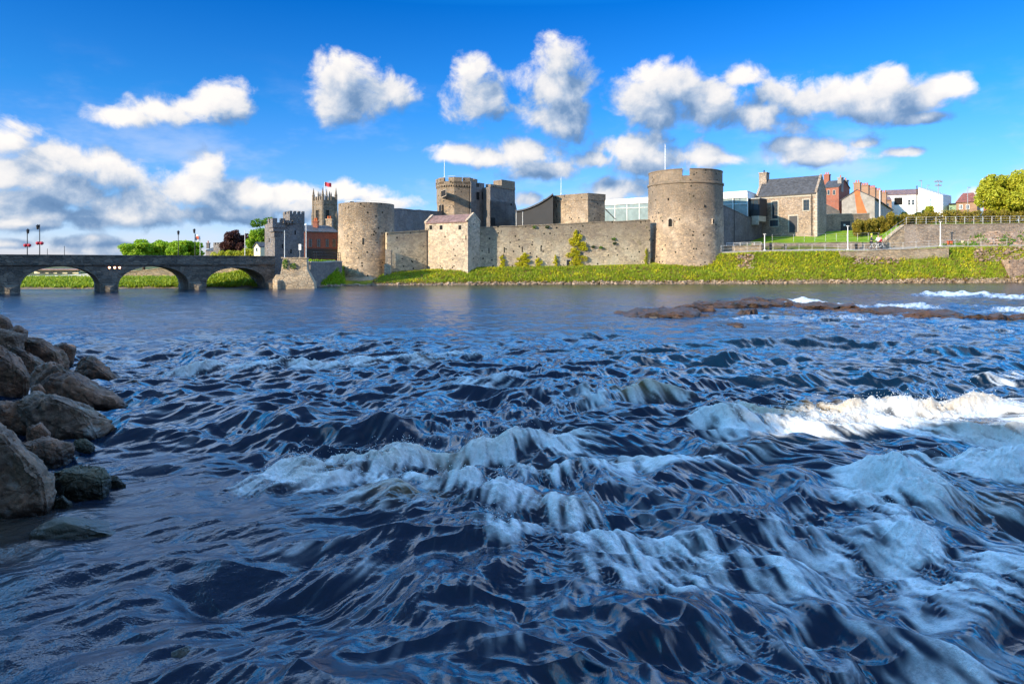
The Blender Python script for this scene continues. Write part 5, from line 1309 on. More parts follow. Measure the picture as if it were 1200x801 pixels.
def terrace():
    P0 = W(986.5, 114); P1 = W(1025, 110.5); v = Vector((.56, .83, 0)); L = 30; base = 7.2
    ze = Z(233, 111.5); za = Z(223, 112.5); c = (P0 + P1) / 2
    root = thing('terrace_row', (c.x, c.y, base), 'grey gable end of a terrace with a row of brick chimneys', 'houses')
    Mid = P0.lerp(P1, .47); Q0, Q1, MQ = P0 + v * L, P1 + v * L, Mid + v * L
    def p(a, z): return (a.x, a.y, z)
    mb = MB(); mb.add([p(P0, base), p(P1, base), p(Q1, base), p(Q0, base), p(P0, ze), p(P1, ze), p(Q1, ze), p(Q0, ze), p(Mid, za), p(MQ, za)], [(0, 1, 5, 8, 4), (1, 2, 6, 5), (2, 3, 7, 9, 6), (3, 0, 4, 7), (0, 3, 2, 1), (4, 8, 9, 7), (5, 6, 9, 8)]); mb.build('wall', M['render_grey'], root)
    rf = MB(); t_ = (P1 - P0).normalized()
    for e, f in ((P0, Q0), (P1, Q1)):
        s = (e - Mid).normalized() * .25; s.z = -.12
        vs = [p(e, ze) , p(f, ze), p(MQ, za), p(Mid, za)]; vs = [Vector(q) - v * (.12 if k in (0, 3) else 0) for k, q in enumerate(vs)]
        vs[0] += s; vs[1] += s; lo = [q + Vector((0, 0, .02)) for q in vs]; up = [q + Vector((0, 0, .16)) for q in vs]
        rf.add(lo + up, [(0, 1, 2, 3), (4, 7, 6, 5), (0, 4, 5, 1), (1, 5, 6, 2), (2, 6, 7, 3), (3, 7, 4, 0)])
    rf.build('roof', M['slate'], root)
    # orange plaster over the old flue
    nf = Vector((t_.y, -t_.x, 0)); a, b = onface(P0, P1, 1001.5), onface(P0, P1, 1008); c_, d_ = onface(P0, P1, 1004.5), onface(P0, P1, 1016)
    z1, z0 = Z(222, 112), Z(250, 112); pl = [p(c_, z0), p(d_, z0), p(b, z1 - .9), p(b, z1), p(a, z1), p(a, z1 - .6)]
    vs = [Vector(q) + nf * .04 for q in pl]; w2 = [Vector(q) - nf * .05 for q in pl]; om = MB(); om.add(vs + w2, [tuple(range(6)), tuple(range(6, 12))[::-1]] + [(i, (i + 1) % 6, 6 + (i + 1) % 6, 6 + i) for i in range(6)]); om.build('flue_patch', M['orange'], root)
    for k, (px, D, top, w_, pots) in enumerate(((1004.8, 112.6, 214, 1.0, 2), (1013.5, 119, 217, 1.35, 4), (1022, 124, 220, 1.2, 4), (1029, 130, 223, 1.1, 3), (1035.5, 136, 225.5, 1.1, 3))):
        chimney(root, W(px, D), w_, .7, za - 1.0 if k else za - .5, Z(top, D), M['brick_buff'], pots, t_)
terrace()
def hipped(name, foot, z0, ze, zr, wall, roof, label, cat='house', ins=.5):
    root = block(name, foot, z0, ze, wall, label, cat); c = sum(foot, Vector()) / 4
    a = foot[0].lerp(foot[3], .5).lerp(c, ins); b = foot[1].lerp(foot[2], .5).lerp(c, ins); e = [f + (f - c).normalized() * .3 for f in foot]
    def p(q, z): return (q.x, q.y, z)
    mb = MB(); mb.add([p(q, ze + .01) for q in e] + [p(a, zr), p(b, zr)], [(0, 1, 5, 4), (1, 2, 5), (2, 3, 4, 5), (3, 0, 4), (3, 2, 1, 0)]); mb.build('roof', roof, root); return root
def white_buildings():
    P0, P1 = W(1040, 146), W(1079, 143.5); t_ = (P1 - P0).normalized(); n = Vector((-t_.y, t_.x, 0))
    root, ro, _ = gabled('white_house', P0, P1, 8, 8, Z(229, 146), Z(222.5, 148), M['white'], M['tile_brown'], 'long low white house with a brown roof behind the terrace', 'house', copings=False)
    mb = MB(); fbox(mb, P0, P1, 1048, 1057.5, 231.5, 240, .03, .05); mb.build('garage_opening', M['hole'], root)
    for px in (1065.5, 1070): window(root, P0, P1, px - 1.4, px + 1.4, 234, 240, 'white', 'glass', .04, True, (1, 2), .05)
    Q0, Q1 = W(1076.5, 138), W(1105, 133); n2 = Vector((.75, .66, 0)); z = 8
    r2 = thing('white_house', ((Q0.x + Q1.x) / 2, Q0.y, z), 'tall white windowless block with a sloping top behind the shrubs', 'house')
    mb = MB(); mb.prism([Q0, Q1, Q1 + n2 * 5, Q0 + n2 * 5], z, [Z(220, 138), Z(229, 133), Z(229, 134), Z(220, 139)]); mb.build('wall', M['white'], r2)
    cp = MB(); cp.prism([Q0, Q1, Q1 + n2 * 5, Q0 + n2 * 5], [Z(220, 138) + .002, Z(229, 133) + .002, Z(229, 134) + .002, Z(220, 139) + .002], [Z(220, 138) + .14, Z(229, 133) + .14, Z(229, 134) + .14, Z(220, 139) + .14]); cp.build('roof_edge', M['grey_metal'], r2)
white_buildings()
def buff_house():
    P0, P1 = W(1022, 141), W(1045, 139.5); t_ = (P1 - P0).normalized(); n = Vector((-t_.y, t_.x, 0))
    root = block('brick_house', [P0, P1, P1 + n * 5, P0 + n * 5], 8, Z(236, 142), M['brick_buff'], 'buff brick house half hidden behind the terrace', 'house')
    mb = MB(); mb.prism([P0 - n * .2, P1 - n * .2, P1 + n * 5, P0 + n * 5], [Z(236, 142) + .003] * 4, [Z(235, 142)] * 2 + [Z(229, 142)] * 2); mb.build('roof', M['tile_brown'], root)
    window(root, P0, P1, 1037, 1041.5, 238.5, 243, 'ashlar', 'glass', .04, True, (2, 1), .06)
buff_house()
f_ = [W(1112, 132), W(1121, 131), W(1122, 136), W(1112, 137)]; gs = block('green_shed', f_, 9, Z(239.5, 132), plain_mat('green_paint', (0.20, 0.28, 0.16), .7), 'small pale green building left of the red roofed house', 'shed')
mb = MB(); e_ = [W(1111.5, 131.6), W(1121.6, 130.6), W(1122.6, 136.4), W(1111.6, 137.4)]; mb.prism(e_, Z(239.5, 132) + .002, Z(238.6, 132)); mb.build('roof', M['dark_metal'], gs)
f_ = [W(1120.5, 125), W(1145, 123), W(1149, 129), W(1124, 131)]
rh = hipped('red_roof_house', f_, 8.5, Z(237.5, 125), Z(226, 127), M['brick_buff'], M['tile_red'], 'small house with a red hipped roof left of the big tree')
for px in (1126, 1134): window(rh, f_[0], f_[1], px - 1.6, px + 1.6, 240, 245, 'white', 'glass', .04, True, (2, 1), .06)
f_ = [W(1152.5, 134), W(1164, 133.4), W(1166, 137), W(1153, 140)]; bh = block('brick_house', f_, 8.5, Z(210, 133), M['brick'], 'narrow tall dark brick building rising behind the big tree', 'house'); chimney(bh, W(1156, 136), 1.0, .8, Z(211, 133), Z(206.5, 133), M['white'], 1)

# ------------------------------------------------------------------ left bank buildings
def brick_hall():
    P0 = W(357, 84); t_ = BT; nin = -BN; P1 = onface(P0, P0 + t_ * 20, 396); 
    root, ro, (R0, R1) = gabled('brick_hall', P0, P1, 6, 2.4, Z(272.5, 86), Z(265, 88), M['brick_dark'], M['slate'], 'dark red brick building with a slate roof on the quay', 'building', copings=False, ndir=nin)
    for px in (363.5, 373.5, 383.5, 391.5): window(root, P0, P1, px - 2, px + 2, 280, 289.5, 'brick_dark', 'glass', .03, True, (2, 3), .06)
    fb_ = MB(); fbox(fb_, P0, P1, 357.5, 395.5, 291.5, 303, .12, 0); fb_.build('shopfront', M['black'], root)
    t2 = R0 + t_ * 1.6; chimney(root, W(370, 87), .6, .6, Z(268, 87), Z(259, 87), M['brick'], 2); chimney(root, W(386, 90), .75, .7, Z(268, 90), Z(256.5, 90), M['castle_pale'], 2)
brick_hall()
def church():
    P = W(378, 132); a = Vector((.80, .60, 0)); b = Vector((-.75, .66, 0)).normalized()
    # near corner at column 378: left lit face runs to 366, right dark face to 389
    L1 = 3.0; L2 = 2.9
    q = P + b * 0; l = P + b * L1
    while (600 + F * l.x / l.y) > 366.4: L1 += .05; l = P + b * L1
    r = P + a * L2
    while (600 + F * r.x / r.y) < 389.4: L2 += .05; r = P + a * L2
    k = l + (r - P); zt = Z(233.5, 132); root = thing('church_tower', (P.x, P.y, 3), 'tall stone church tower with corner pinnacles behind the brick building', 'church tower')
    mb = MB(); mb.prism([P, r, k, l], 3, zt - .9); mb.build('tower_wall', M['church'], root)
    pb = MB(); e = .12; cen = (P + k) / 2; out = lambda v, s: v + (v - cen).normalized() * s
    pb.prism([out(v, e) for v in (P, r, k, l)], zt - .898, zt - .6); pb.prism([out(v, .04) for v in (P, r, k, l)], zt - .598, zt - .1)
    fo = [out(v, .04) for v in (P, r, k, l)]
    for i in range(4): 
        A_, B_ = fo[i], fo[(i + 1) % 4]; d = (B_ - A_).normalized(); inn = Vector((-d.y, d.x, 0)); merlons(pb, A_, B_, zt - .098, .75, 5, .3, .45)
        mid = A_.lerp(B_, .5) + inn * .18; pb.lathe(mid.x, mid.y, [(.16, zt), (.15, zt + 1.1), (.02, zt + 1.7)], 4)
    pb.build('battlement', M['church'], root)
    for v in fo:
        pn = MB(); c = v + (cen - v).normalized() * .22; pn.lathe(c.x, c.y, [(.30, zt - 2.2), (.27, zt + .9), (.32, zt + .95), (.22, zt + 1.1), (.03, zt + 2.4)], 8); pn.build('pinnacle', M['church'], root)
    bs = MB()
    for v in (P, r, l):
        c = v + (cen - v).normalized() * .15; bs.lathe(c.x, c.y, [(.42, 3), (.40, zt - 3), (.30, zt - 2.2)], 8)
    bs.build('corner_buttress', M['church'], root)
    window(root, l, P, 370.3, 373.8, 246, 258, 'church', 'hole', .05, True, (2, 3), .12); window(root, P, r, 382, 385.5, 246, 258, 'church', 'hole', .05, True, (2, 3), .12)
    nv = MB(); A_ = r - b * 0 ; B_ = A_ + a * 5; nv.prism([A_ - b * .5, B_ - b * .5, B_ + b * 4, A_ + b * 4], 3, [Z(264, 132)] * 2 + [Z(261, 132)] * 2); nv.build('nave', M['castle_grey'], root)
    pc = cen; fp = MB(); zf = Z(213, 134); fp.tube((pc.x, pc.y, zt - .6), (pc.x, pc.y, zf), .06, .04, 6)
    f = thing('church_flag', (pc.x, pc.y, zt - .6), 'dark red flag flying on the church tower', 'flag'); fp.build('flagpole', M['grey_metal'], f)
    vs = []; fs = []
    for i in range(9):
        for j in range(5): vs.append((pc.x + .04 + i * .155, pc.y + .12 * math.sin(i * .9), zf - .05 - j * .2 - .03 * i + .04 * math.sin(i * 1.1)))
    for i in range(8):
        for j in range(4): s = i * 5 + j; fs.append((s, s + 1, s + 6, s + 5))
    cl = MB(); cl.add(vs, fs); cl.build('cloth', M['red'], f)
church()
def cottage():
    P0, P1 = W(297.5, 98), W(305, 96.5); v = Vector((.3, .95, 0)).normalized(); c = (P0 + P1) / 2; z0 = 2.7; ze = Z(290, 97); za = Z(284.5, 97)
    Mid = c; L = 8; nv = Vector((.75, .66, 0)); Q0, Q1, MQ = P0 + nv * L, P1 + nv * L, Mid + nv * L
    root = thing('white_cottage', (c.x, c.y, z0), 'small white gabled cottage left of the toll tower', 'house')
    def p(a, z): return (a.x, a.y, z)
    mb = MB(); mb.add([p(P0, z0), p(P1, z0), p(Q1, z0), p(Q0, z0), p(P0, ze), p(P1, ze), p(Q1, ze), p(Q0, ze), p(Mid, za), p(MQ, za)], [(0, 1, 5, 8, 4), (1, 2, 6, 5), (2, 3, 7, 9, 6), (3, 0, 4, 7), (0, 3, 2, 1), (4, 8, 9, 7), (5, 6, 9, 8)]); mb.build('wall', M['cream'], root)
    rf = MB()
    for e, f in ((P0, Q0), (P1, Q1)):
        vs = [Vector(p(e, ze)), Vector(p(f, ze)), Vector(p(MQ, za)), Vector(p(Mid, za))]; vs[0] -= nv * .15; vs[3] -= nv * .15
        rf.add([q + Vector((0, 0, .02)) for q in vs] + [q + Vector((0, 0, .14)) for q in vs], [(0, 1, 2, 3), (4, 7, 6, 5), (0, 4, 5, 1), (1, 5, 6, 2), (2, 6, 7, 3), (3, 7, 4, 0)])
    rf.build('roof', M['slate'], root)
    window(root, P0, P1, 300, 302, 290.5, 294.5, 'white', 'glass', .03, True, None, .04)
cottage()
P0, P1 = W(241, 128), W(258, 124)
oh, ro, _ = gabled('old_house', P0, P1, 5, 2, Z(294, 126), Z(288.5, 126), M['castle_grey'], M['slate'], 'small dark slate roofed house between the green and copper trees', 'house')
tb = [W(250, 122), W(258, 121), W(259, 124), W(250.5, 125)]; tr_ = MB(); tr_.prism(tb, 2, Z(286.5, 122)); merlons(tr_, tb[0], tb[1], Z(286.5, 122) + .002, .35, 3, .3); tr_.build('turret', M['castle_grey'], oh)
chimney(oh, W(244, 126), .5, .5, Z(291, 126), Z(284.5, 126), M['castle_grey'], 1)

# seen through the arches
a, b = W(-60, 78), W(110, 78)
wall_thing('white_quay_wall', W(10, 74.5), W(120, 75.6), .4, .4, (1.05, 1.35), M['white'], 'low white embankment wall seen through the left arch', cop=.08)
wall_thing('ramp_wall', W(134, 76.2), W(222, 77.6), .5, .3, (1.45, 2.2), M['bastion'], 'pinkish stone ramp wall seen through the middle arch', cop=.1)
wall_thing('bank_wall', W(232, 76.2), W(322, 77.5), .6, .2, (2.1, 2.7), M['bastion'], 'stone river wall seen through the right arch', cop=.1)
pv = [W(40, 96), W(92, 95), W(94, 101), W(40, 102)]
pv_r = block('quay_pavilion', pv, .9, Z(316.5, 96), M['cream'], 'low cream building with dark windows seen through the left arch', 'building')
mb = MB(); e_ = [W(37, 95.3), W(96, 94.3), W(98, 101.6), W(37, 102.6)]; mb.prism(e_, Z(316.5, 96) + .002, Z(315, 96)); mb.build('roof', M['tile_brown'], pv_r)
for px in (50, 60, 70, 82): window(pv_r, pv[0], pv[1], px - 3, px + 3, 318.5, 322.5, 'cream', 'glass', .03, False, (2, 1), .05)

# ------------------------------------------------------------------ trees and hedges
tree('round_tree', 168, 112, 281.5, 306, 27, M['leaf_bright'], 'left one of three round bright green trees behind the bridge', 21, 9000, .17, group='round green trees behind the bridge', z_ground=1.3)
tree('round_tree', 196, 114, 281, 306, 22, M['leaf_bright'], 'middle one of three round bright green trees behind the bridge', 22, 8000, .17, group='round green trees behind the bridge', z_ground=1.3)
tree('round_tree', 216, 108, 281, 306, 23, M['leaf_bright'], 'right one of three round bright green trees behind the bridge', 23, 9000, .17, group='round green trees behind the bridge', z_ground=1.3)
tree('copper_tree', 278, 122, 269, 302, 17, M['leaf_purple'], 'dark copper leaved tree behind the bridge', 24, 7000, .17)
tree('broad_tree', 322, 116, 251, 304, 36, M['leaf'], 'large green tree behind the toll tower', 25, 15000, .19)
tree('broad_tree', 299, 112, 268, 304, 13, M['leaf_bright'], 'smaller bright green tree left of the toll tower', 26, 6000, .16)
hedge('garden_hedge', [(248, 100), (300, 100)], 1.3, .9, M['leaf_yellow'], 'yellow green hedge behind the bridge parapet', 27, 3500, cat='hedge', zoff=.9)
tree('big_tree', 1186, 108, 197, 262, 41, M['leaf_yellow'], 'big yellow green tree at the right edge', 28, 24000, .20, nb=46)
hedge('clipped_hedge', [(1001, 98.6), (1020, 100), (1046, 101)], 2.1, 1.3, M['leaf_hedge'], 'thick brownish hedge above the lawn', 29, 9000, .12, .12)
hedge('clipped_hedge', [(1046, 101), (1072, 103)], 1.4, 1.0, M['leaf_hedge'], 'lower hedge behind the top of the steps', 30, 3500, .12)
hedge('clipped_hedge', [(1078, 101), (1150, 103), (1230, 104)], 1.75, 1.2, M['leaf_hedge'], 'long low hedge on top of the retaining wall', 31, 11000, .11, .12)
hedge('shrubs', [(1040, 110), (1076, 108), (1096, 107)], 1.7, 1.3, M['leaf_dark'], 'dark green shrubs in front of the white block', 32, 6500, .15, .35, 'shrub')
tree('young_tree', 1089, 102, 240, 258, 6, M['leaf_yellow'], 'small yellowish tree in front of the white block', 33, 1500, .12)

# ------------------------------------------------------------------ riverside path, lawn, retaining wall
RA, RB = W(1060, 94.9), W(1240, 96.3)
wall_thing('retaining_wall', RA, RB, .7, 4.0, (Z(264, 94.9), Z(262, 96.3)), M['wall_stone'], 'long grey retaining wall below the hedge and railing', cop=.12)
SA, SB = W(1037, 94.3), W(1060, 94.9)
wall_thing('ramp_wall', SA, SB, .7, 4.0, (Z(283, 94.3), Z(264, 94.9)), M['bastion'], 'reddish sloping wall beside the steps', cop=.1)
wall_thing('revetment', W(985, 89.9), W(1112, 91.4), .5, 2.6, (4.05, 4.55), M['bastion'], 'reddish stone revetment below the path in the middle of the right bank', cop=.08)
wall_thing('terrace_wall', W(882, 92.6), W(1037, 94.2), .35, 3.9, (5.2, 5.45), M['wall_stone'], 'low stone wall between the path and the lawn', cop=.08)
wall_thing('terrace_wall', W(849, 91.0), W(893, 91.6), .4, 3.6, (4.75, 4.95), M['bastion'], 'short low wall at the foot of the right round tower', cop=.08)
def g(px, k, up=0.1):
    d, z = knots(px); D = float(np.interp(k, range(9), d)); return D, float(np.interp(k, range(9), z)) + up
def rail_k(name, px0, px1, k, h, mat, label, n=8, **kw):
    pts = []; zs = []
    for i in range(n):
        px = px0 + (px1 - px0) * i / (n - 1); D, z = g(px, k); pts.append((px, D)); zs.append(z)
    return rail(name, pts, h, mat, label, zs=zs, **kw)
rail_k('path_railing', 845, 1180, 4.1, .85, 'white_metal', 'long pale railing on the river side of the path', 12, n_rails=2, r=.010, pr=.016, step=1.6)
rail('wall_railing', [(1062, 95.2), (1120, 95.6), (1215, 96.4)], 1.05, 'white_metal', 'pale railing along the top of the retaining wall', 3, .014, .022, 1.3, zs=[Z(263.5, 95.2), Z(262.7, 95.6), Z(261.7, 96.4)])
rail('step_railing', [(1027, 93.6), (1050, 94.5), (1062, 95.0)], .9, 'grey_metal', 'sloping pale handrail beside the steps', 2, .016, .02, 1.0, zs=[4.7, Z(271, 94.5), Z(263.5, 95)])
rail_k('lawn_fence', 905, 1030, 6.15, 1.0, 'grey_metal', 'thin wire fence round the lawn', 6, n_rails=3, r=.012, pr=.02, step=1.5)
rail('wall_top_railing', [(851, 91.2), (892, 91.8)], .4, 'white_metal', 'short pale railing on the low wall by the tower', 2, .03, .03, .9, zs=[4.85, 5.0])
def lamp_column(px, top, k, label, ph=True):
    D, z = g(px, k)
    def hd(root, p, z0, z1):
        MB().box(p.x - .16, p.x + .16, p.y - .09, p.y + .09, z1 - .02, z1 + .07).build('lamp_head', M['white_metal'], root)
    pole('lamp_column', px, D, top, 0, .075, 'white_metal', label, 'lamp column', 'short lamp columns along the path', z, hd)
lamp_column(896, 274.5, 4.3, 'short pale lamp column in front of the left end of the lawn')
lamp_column(993.5, 265, 4.3, 'short pale lamp column in front of the yard door')
lamp_column(1102, 260, 4.3, 'short pale lamp column before the retaining wall')
def head_l(dx=.35):
    def f(root, p, z0, z1):
        mb = MB(); mb.tube((p.x, p.y, z1), (p.x + dx, p.y, z1 + .05), .03, None, 5); mb.box(p.x + dx - .2, p.x + dx + .22, p.y - .1, p.y + .1, z1 + .0, z1 + .1); mb.build('lamp_head', M['grey_metal'], root)
    return f
pole('tall_street_lamp', 1031, 104.5, 224.5, 0, .11, 'white_metal', 'thick white pole in front of the dark side of the terrace', 'pole', None, 7.6)
pole('tall_street_lamp', 1080, 105, 212, 0, .06, 'grey_metal', 'grey street lamp in front of the white block, left of the floodlight mast', 'street lamp', 'tall street lamps behind the hedge', 8.6, head_l(-.2))
def floods(root, p, z0, z1):
    mb = MB(); mb.tube((p.x - .5, p.y, z1 - .2), (p.x + .5, p.y, z1 - .2), .03, None, 5); mb.tube((p.x - .4, p.y, z1 - .75), (p.x + .4, p.y, z1 - .75), .03, None, 5); mb.build('crossbar', M['grey_metal'], root)
    for dx, dz in ((-.48, -.1), (.48, -.1), (-.2, .0), (.2, .0), (-.35, -.7), (.35, -.7), (0, -.6)):
        MB().box(p.x + dx - .12, p.x + dx + .12, p.y - .12, p.y + .06, z1 + dz - .1, z1 + dz + .1).build('floodlight', M['grey_metal'], root)
pole('floodlight_mast', 1099.5, 106, 212, 0, .07, 'grey_metal', 'mast with a cluster of floodlights before the white block', 'mast', None, 8.6, floods)
pole('tall_street_lamp', 1086.5, 126, 217.5, 0, .05, 'grey_metal', 'thin distant street lamp seen against the white block', 'street lamp', 'tall street lamps behind the hedge', 8.6, head_l(.2))
pole('tall_street_lamp', 1134, 106, 220, 0, .06, 'grey_metal', 'grey street lamp in front of the red roofed house', 'street lamp', 'tall street lamps behind the hedge', 8.8, head_l(.2))
pole('wooden_pole', 1074.5, 132, 219, 0, .13, 'bark', 'dark wooden pole at the left corner of the white block', 'pole', None, 8.6)
def bollard(px, k, h, lab):
    D, z = g(px, k); p = W(px, D); t_ = thing('litter_bin', (p.x, p.y, z), lab, 'bin', 'dark bins and posts along the path')
    MB().lathe(p.x, p.y, [(.17, z), (.19, z + h * .8), (.21, z + h * .82)], 10).build('body', M['black'], t_); MB().lathe(p.x, p.y, [(.22, z + h * .83), (.20, z + h * .95), (.05, z + h)], 10).build('lid', M['door_grey'], t_)
bollard(894, 4.6, .95, 'dark bin left of the leftmost lamp column'); bollard(903, 4.6, 1.0, 'dark bin right of the leftmost lamp column'); bollard(920.5, 4.7, .85, 'slim dark bin alone before the low wall'); bollard(1003.5, 4.7, .8, 'dark bin right of the lamp column by the yard door')
D, z = g(1113, 4.85); p = W(1113, D); t_ = thing('orange_crate', (p.x, p.y, z), 'orange red box standing before the retaining wall', 'box'); MB().box(p.x - .26, p.x + .26, p.y - .2, p.y + .2, z, z + .42).build('body', M['orange_red'], t_); MB().box(p.x - .29, p.x + .29, p.y - .23, p.y + .23, z + .421, z + .5).build('lid', M['orange_red'], t_)
D, z = g(1128, 4.85); p = W(1128, D); t_ = thing('cream_post', (p.x, p.y, z), 'small cream post right of the orange box', 'post'); MB().box(p.x - .12, p.x + .12, p.y - .1, p.y + .1, z, z + .42).build('body', M['cream'], t_); MB().prism([(p.x - .15, p.y - .13), (p.x + .15, p.y - .13), (p.x + .15, p.y + .13), (p.x - .15, p.y + .13)], z + .421, z + .47).build('cap', M['cream'], t_)
def rubble_bank():
    us = np.linspace(1112, 1300, 90); vs_ = np.linspace(0, 1, 14); V = np.zeros((14, 90, 3))
    for j, px in enumerate(us):
        Dw = 94.9 + (px - 1060) / 180 * 1.4; hh = 2.3 * min(1, max(0, (px - 1112) / 50)) + .02
        for i, q in enumerate(vs_):
            D = Dw + .1 - q * 2.6; V[i, j] = ((px - 600) * D / F, D, 4.85 + hh * (1 - q) ** .8 - .25 * q)
    V[:, :, 2] += .28 * gfbm(V[:, :, 0] * .9, V[:, :, 1] * 1.4, 4); i = np.arange(V.shape[0] * 90).reshape(V.shape[0], 90)
    o = np_mesh('rubble_bank', V.reshape(-1, 3), np.stack([i[:-1, :-1], i[1:, :-1], i[1:, 1:], i[:-1, 1:]], -1).reshape(-1, 4), M['rock_fill'], True)
    tag(o, 'tumbled stony slope against the right end of the retaining wall', None, None, 'structure')
    rg = random.Random(4); pts = []
    for k in range(900):
        a, b = rg.randrange(1, 13), rg.randrange(6, 89); p = V[a, b]; pts.append((p[0] + rg.uniform(-.3, .3), p[1] + rg.uniform(-.15, .15), p[2] - .05))
    stones('bank_stones', pts[:350], .08, .24, M['rock_fill'], 'loose stones on the slope against the retaining wall', 77)
    blades('bank_weeds', [p for p in pts if nz(p[0] * 1.7, p[1]) > .02], .3, .07, M['leaf'], 'green weeds on the stony slope against the retaining wall', 78)
rubble_bank()
# stone landing at the right edge
A4, B4 = W(1183, 90.5), W(1260, 90.8)
wall_thing('stone_landing', A4, B4, 3.5, -.8, (3.0, 3.3), M['rock_fill'], 'rough stone landing at the right edge of the bank', 'landing', cop=0)

# ------------------------------------------------------------------ people with a bicycle on the path
def skin_body(name, joints, bones, mat, parent, root_i=0, sub=2):
    me = bpy.data.meshes.new(name); me.from_pydata([j[:3] for j in joints], bones, []); o = bpy.data.objects.new(name, me); C.objects.link(o); o.parent = parent
    md = o.modifiers.new('skin', 'SKIN'); lay = me.skin_vertices[0] if me.skin_vertices else None
    if lay is None:
        bm = bmesh.new(); bm.from_mesh(me); bm.verts.layers.skin.verify(); bm.to_mesh(me); bm.free(); lay = me.skin_vertices[0]
    for i, j in enumerate(joints): lay.data[i].radius = (j[3], j[3] * (j[4] if len(j) > 4 else 1)); lay.data[i].use_root = (i == root_i)
    sm = o.modifiers.new('sub', 'SUBSURF'); sm.levels = sub; sm.render_levels = sub; me.materials.append(mat)
    return o
def person(px, k, rz, label, top_mat, leg_mat, helmet, arms=0.5, sc=1.0):
    D, z = g(px, k); p = W(px, D); root = thing('person', (p.x, p.y, z), label, 'person'); root.rotation_euler.z = rz; root.scale = (sc,) * 3
    J = [(0, 0, .95, .14, .75), (0, 0, 1.15, .13, .7), (0, -.02, 1.38, .15, .65), (0, -.03, 1.50, .06), (0, -.05, 1.62, .085), (0, -.05, 1.74, .08),
         (.17, -.02, 1.42, .055), (.24, -.10, 1.15, .042), (.20, -.35, 1.02 + arms * .1, .032), (-.17, -.02, 1.42, .055), (-.24, -.10, 1.15, .042), (-.20, -.35, 1.02 + arms * .1, .032),
         (.09, 0, .88, .09), (.10, -.03, .48, .06), (.10, .02, .07, .042), (.10, -.14, .04, .04), (-.09, 0, .88, .09), (-.11, .03, .48, .06), (-.11, .08, .07, .042), (-.11, -.08, .04, .04),
         (.20, -.43, 1.01 + arms * .1, .03), (-.20, -.43, 1.01 + arms * .1, .03)]
    Bn = [(0, 1), (1, 2), (2, 3), (3, 4), (4, 5), (2, 6), (6, 7), (7, 8), (2, 9), (9, 10), (10, 11), (0, 12), (12, 13), (13, 14), (14, 15), (0, 16), (16, 17), (17, 18), (18, 19), (8, 20), (11, 21)]
    skin_body('body', J, Bn, M['skin'], root)
    T = [(*J[i][:3], J[i][3] * 1.22, J[i][4] if len(J[i]) > 4 else 1) for i in (0, 1, 2, 6, 7, 8, 9, 10, 11)]
    skin_body('jacket', T, [(0, 1), (1, 2), (2, 3), (3, 4), (4, 5), (2, 6), (6, 7), (7, 8)], top_mat, root)
    L = [(*J[i][:3], J[i][3] * 1.2) for i in (0, 12, 13, 14, 16, 17, 18)]
    skin_body('trousers', L, [(0, 1), (1, 2), (2, 3), (0, 4), (4, 5), (5, 6)], leg_mat, root)
    hm = MB(); hm.lathe(0, -.04, [(.105, 1.70), (.12, 1.76), (.11, 1.83), (.07, 1.88), (.01, 1.90)], 14)
    me_ = hm.build('helmet' if helmet else 'hair', M['hivis'] if helmet else M['bark'], None, (0, 0, 0), True); me_.parent = root
    return root
person(1021, 4.45, R(70), 'person in a dark jacket and yellow helmet standing beside a bicycle', M['jacket_dark'], M['jacket_dark'], True, sc=1.15)
person(1029.5, 4.5, R(-60), 'person in a white and red top leaning on a bicycle', M['white'], M['jacket_dark'], False, 1.0, 1.1)
person(1033, 4.35, R(-100), 'person in a red jacket at the right of the group', M['red'], M['jacket_dark'], False, .6, 1.0)
def bicycle(px, k, rz, label):
    D, z = g(px, k); p = W(px, D); root = thing('bicycle', (p.x, p.y, z), label, 'bicycle', 'bicycles on the path'); root.rotation_euler.z = rz
    def add(name, mb, mat, par=root):
        o = mb.build(name, mat, None, (0, 0, 0)); o.parent = par; return o
    for x in (-.52, .52):
        w_ = MB()
        for i in range(20):
            a, b = i / 20 * 6.283, (i + 1) / 20 * 6.283; w_.tube((x + .33 * math.cos(a), 0, .34 + .33 * math.sin(a)), (x + .33 * math.cos(b), 0, .34 + .33 * math.sin(b)), .022, None, 5)
        wh = add('wheel', w_, M['black']); s_ = MB()
        for i in range(8): a = i / 8 * 6.283; s_.tube((x, 0, .34), (x + .31 * math.cos(a), 0, .34 + .31 * math.sin(a)), .005, None, 3)
        add('spokes', s_, M['grey_metal'], wh)
    fr = MB(); bb, st, hd = (-.08, 0, .32), (-.2, 0, .82), (.36, 0, .84)
    for a, b in ((bb, st), (st, hd), (bb, (.39, 0, .74)), (bb, (-.52, 0, .34)), ((-.18, 0, .76), (-.52, 0, .34)), ((.34, 0, .95), (.52, 0, .34)), (st, (-.22, 0, .93))): fr.tube(a, b, .02, None, 6)
    add('frame', fr, M['white_metal'])
    sd_ = MB(); sd_.prism([(-.36, -.07), (-.08, -.02), (-.08, .02), (-.36, .07)], .93, .98); add('saddle', sd_, M['black'])
    hb = MB(); hb.tube((.34, 0, .95), (.34, 0, 1.02), .018, None, 5); hb.tube((.36, -.24, 1.02), (.36, .24, 1.02), .016, None, 5); add('handlebar', hb, M['black'])
bicycle(1023.5, 4.3, R(10), 'bicycle beside the person with the yellow helmet'); bicycle(1031, 4.2, R(-15), 'bicycle in front of the person in the red jacket')

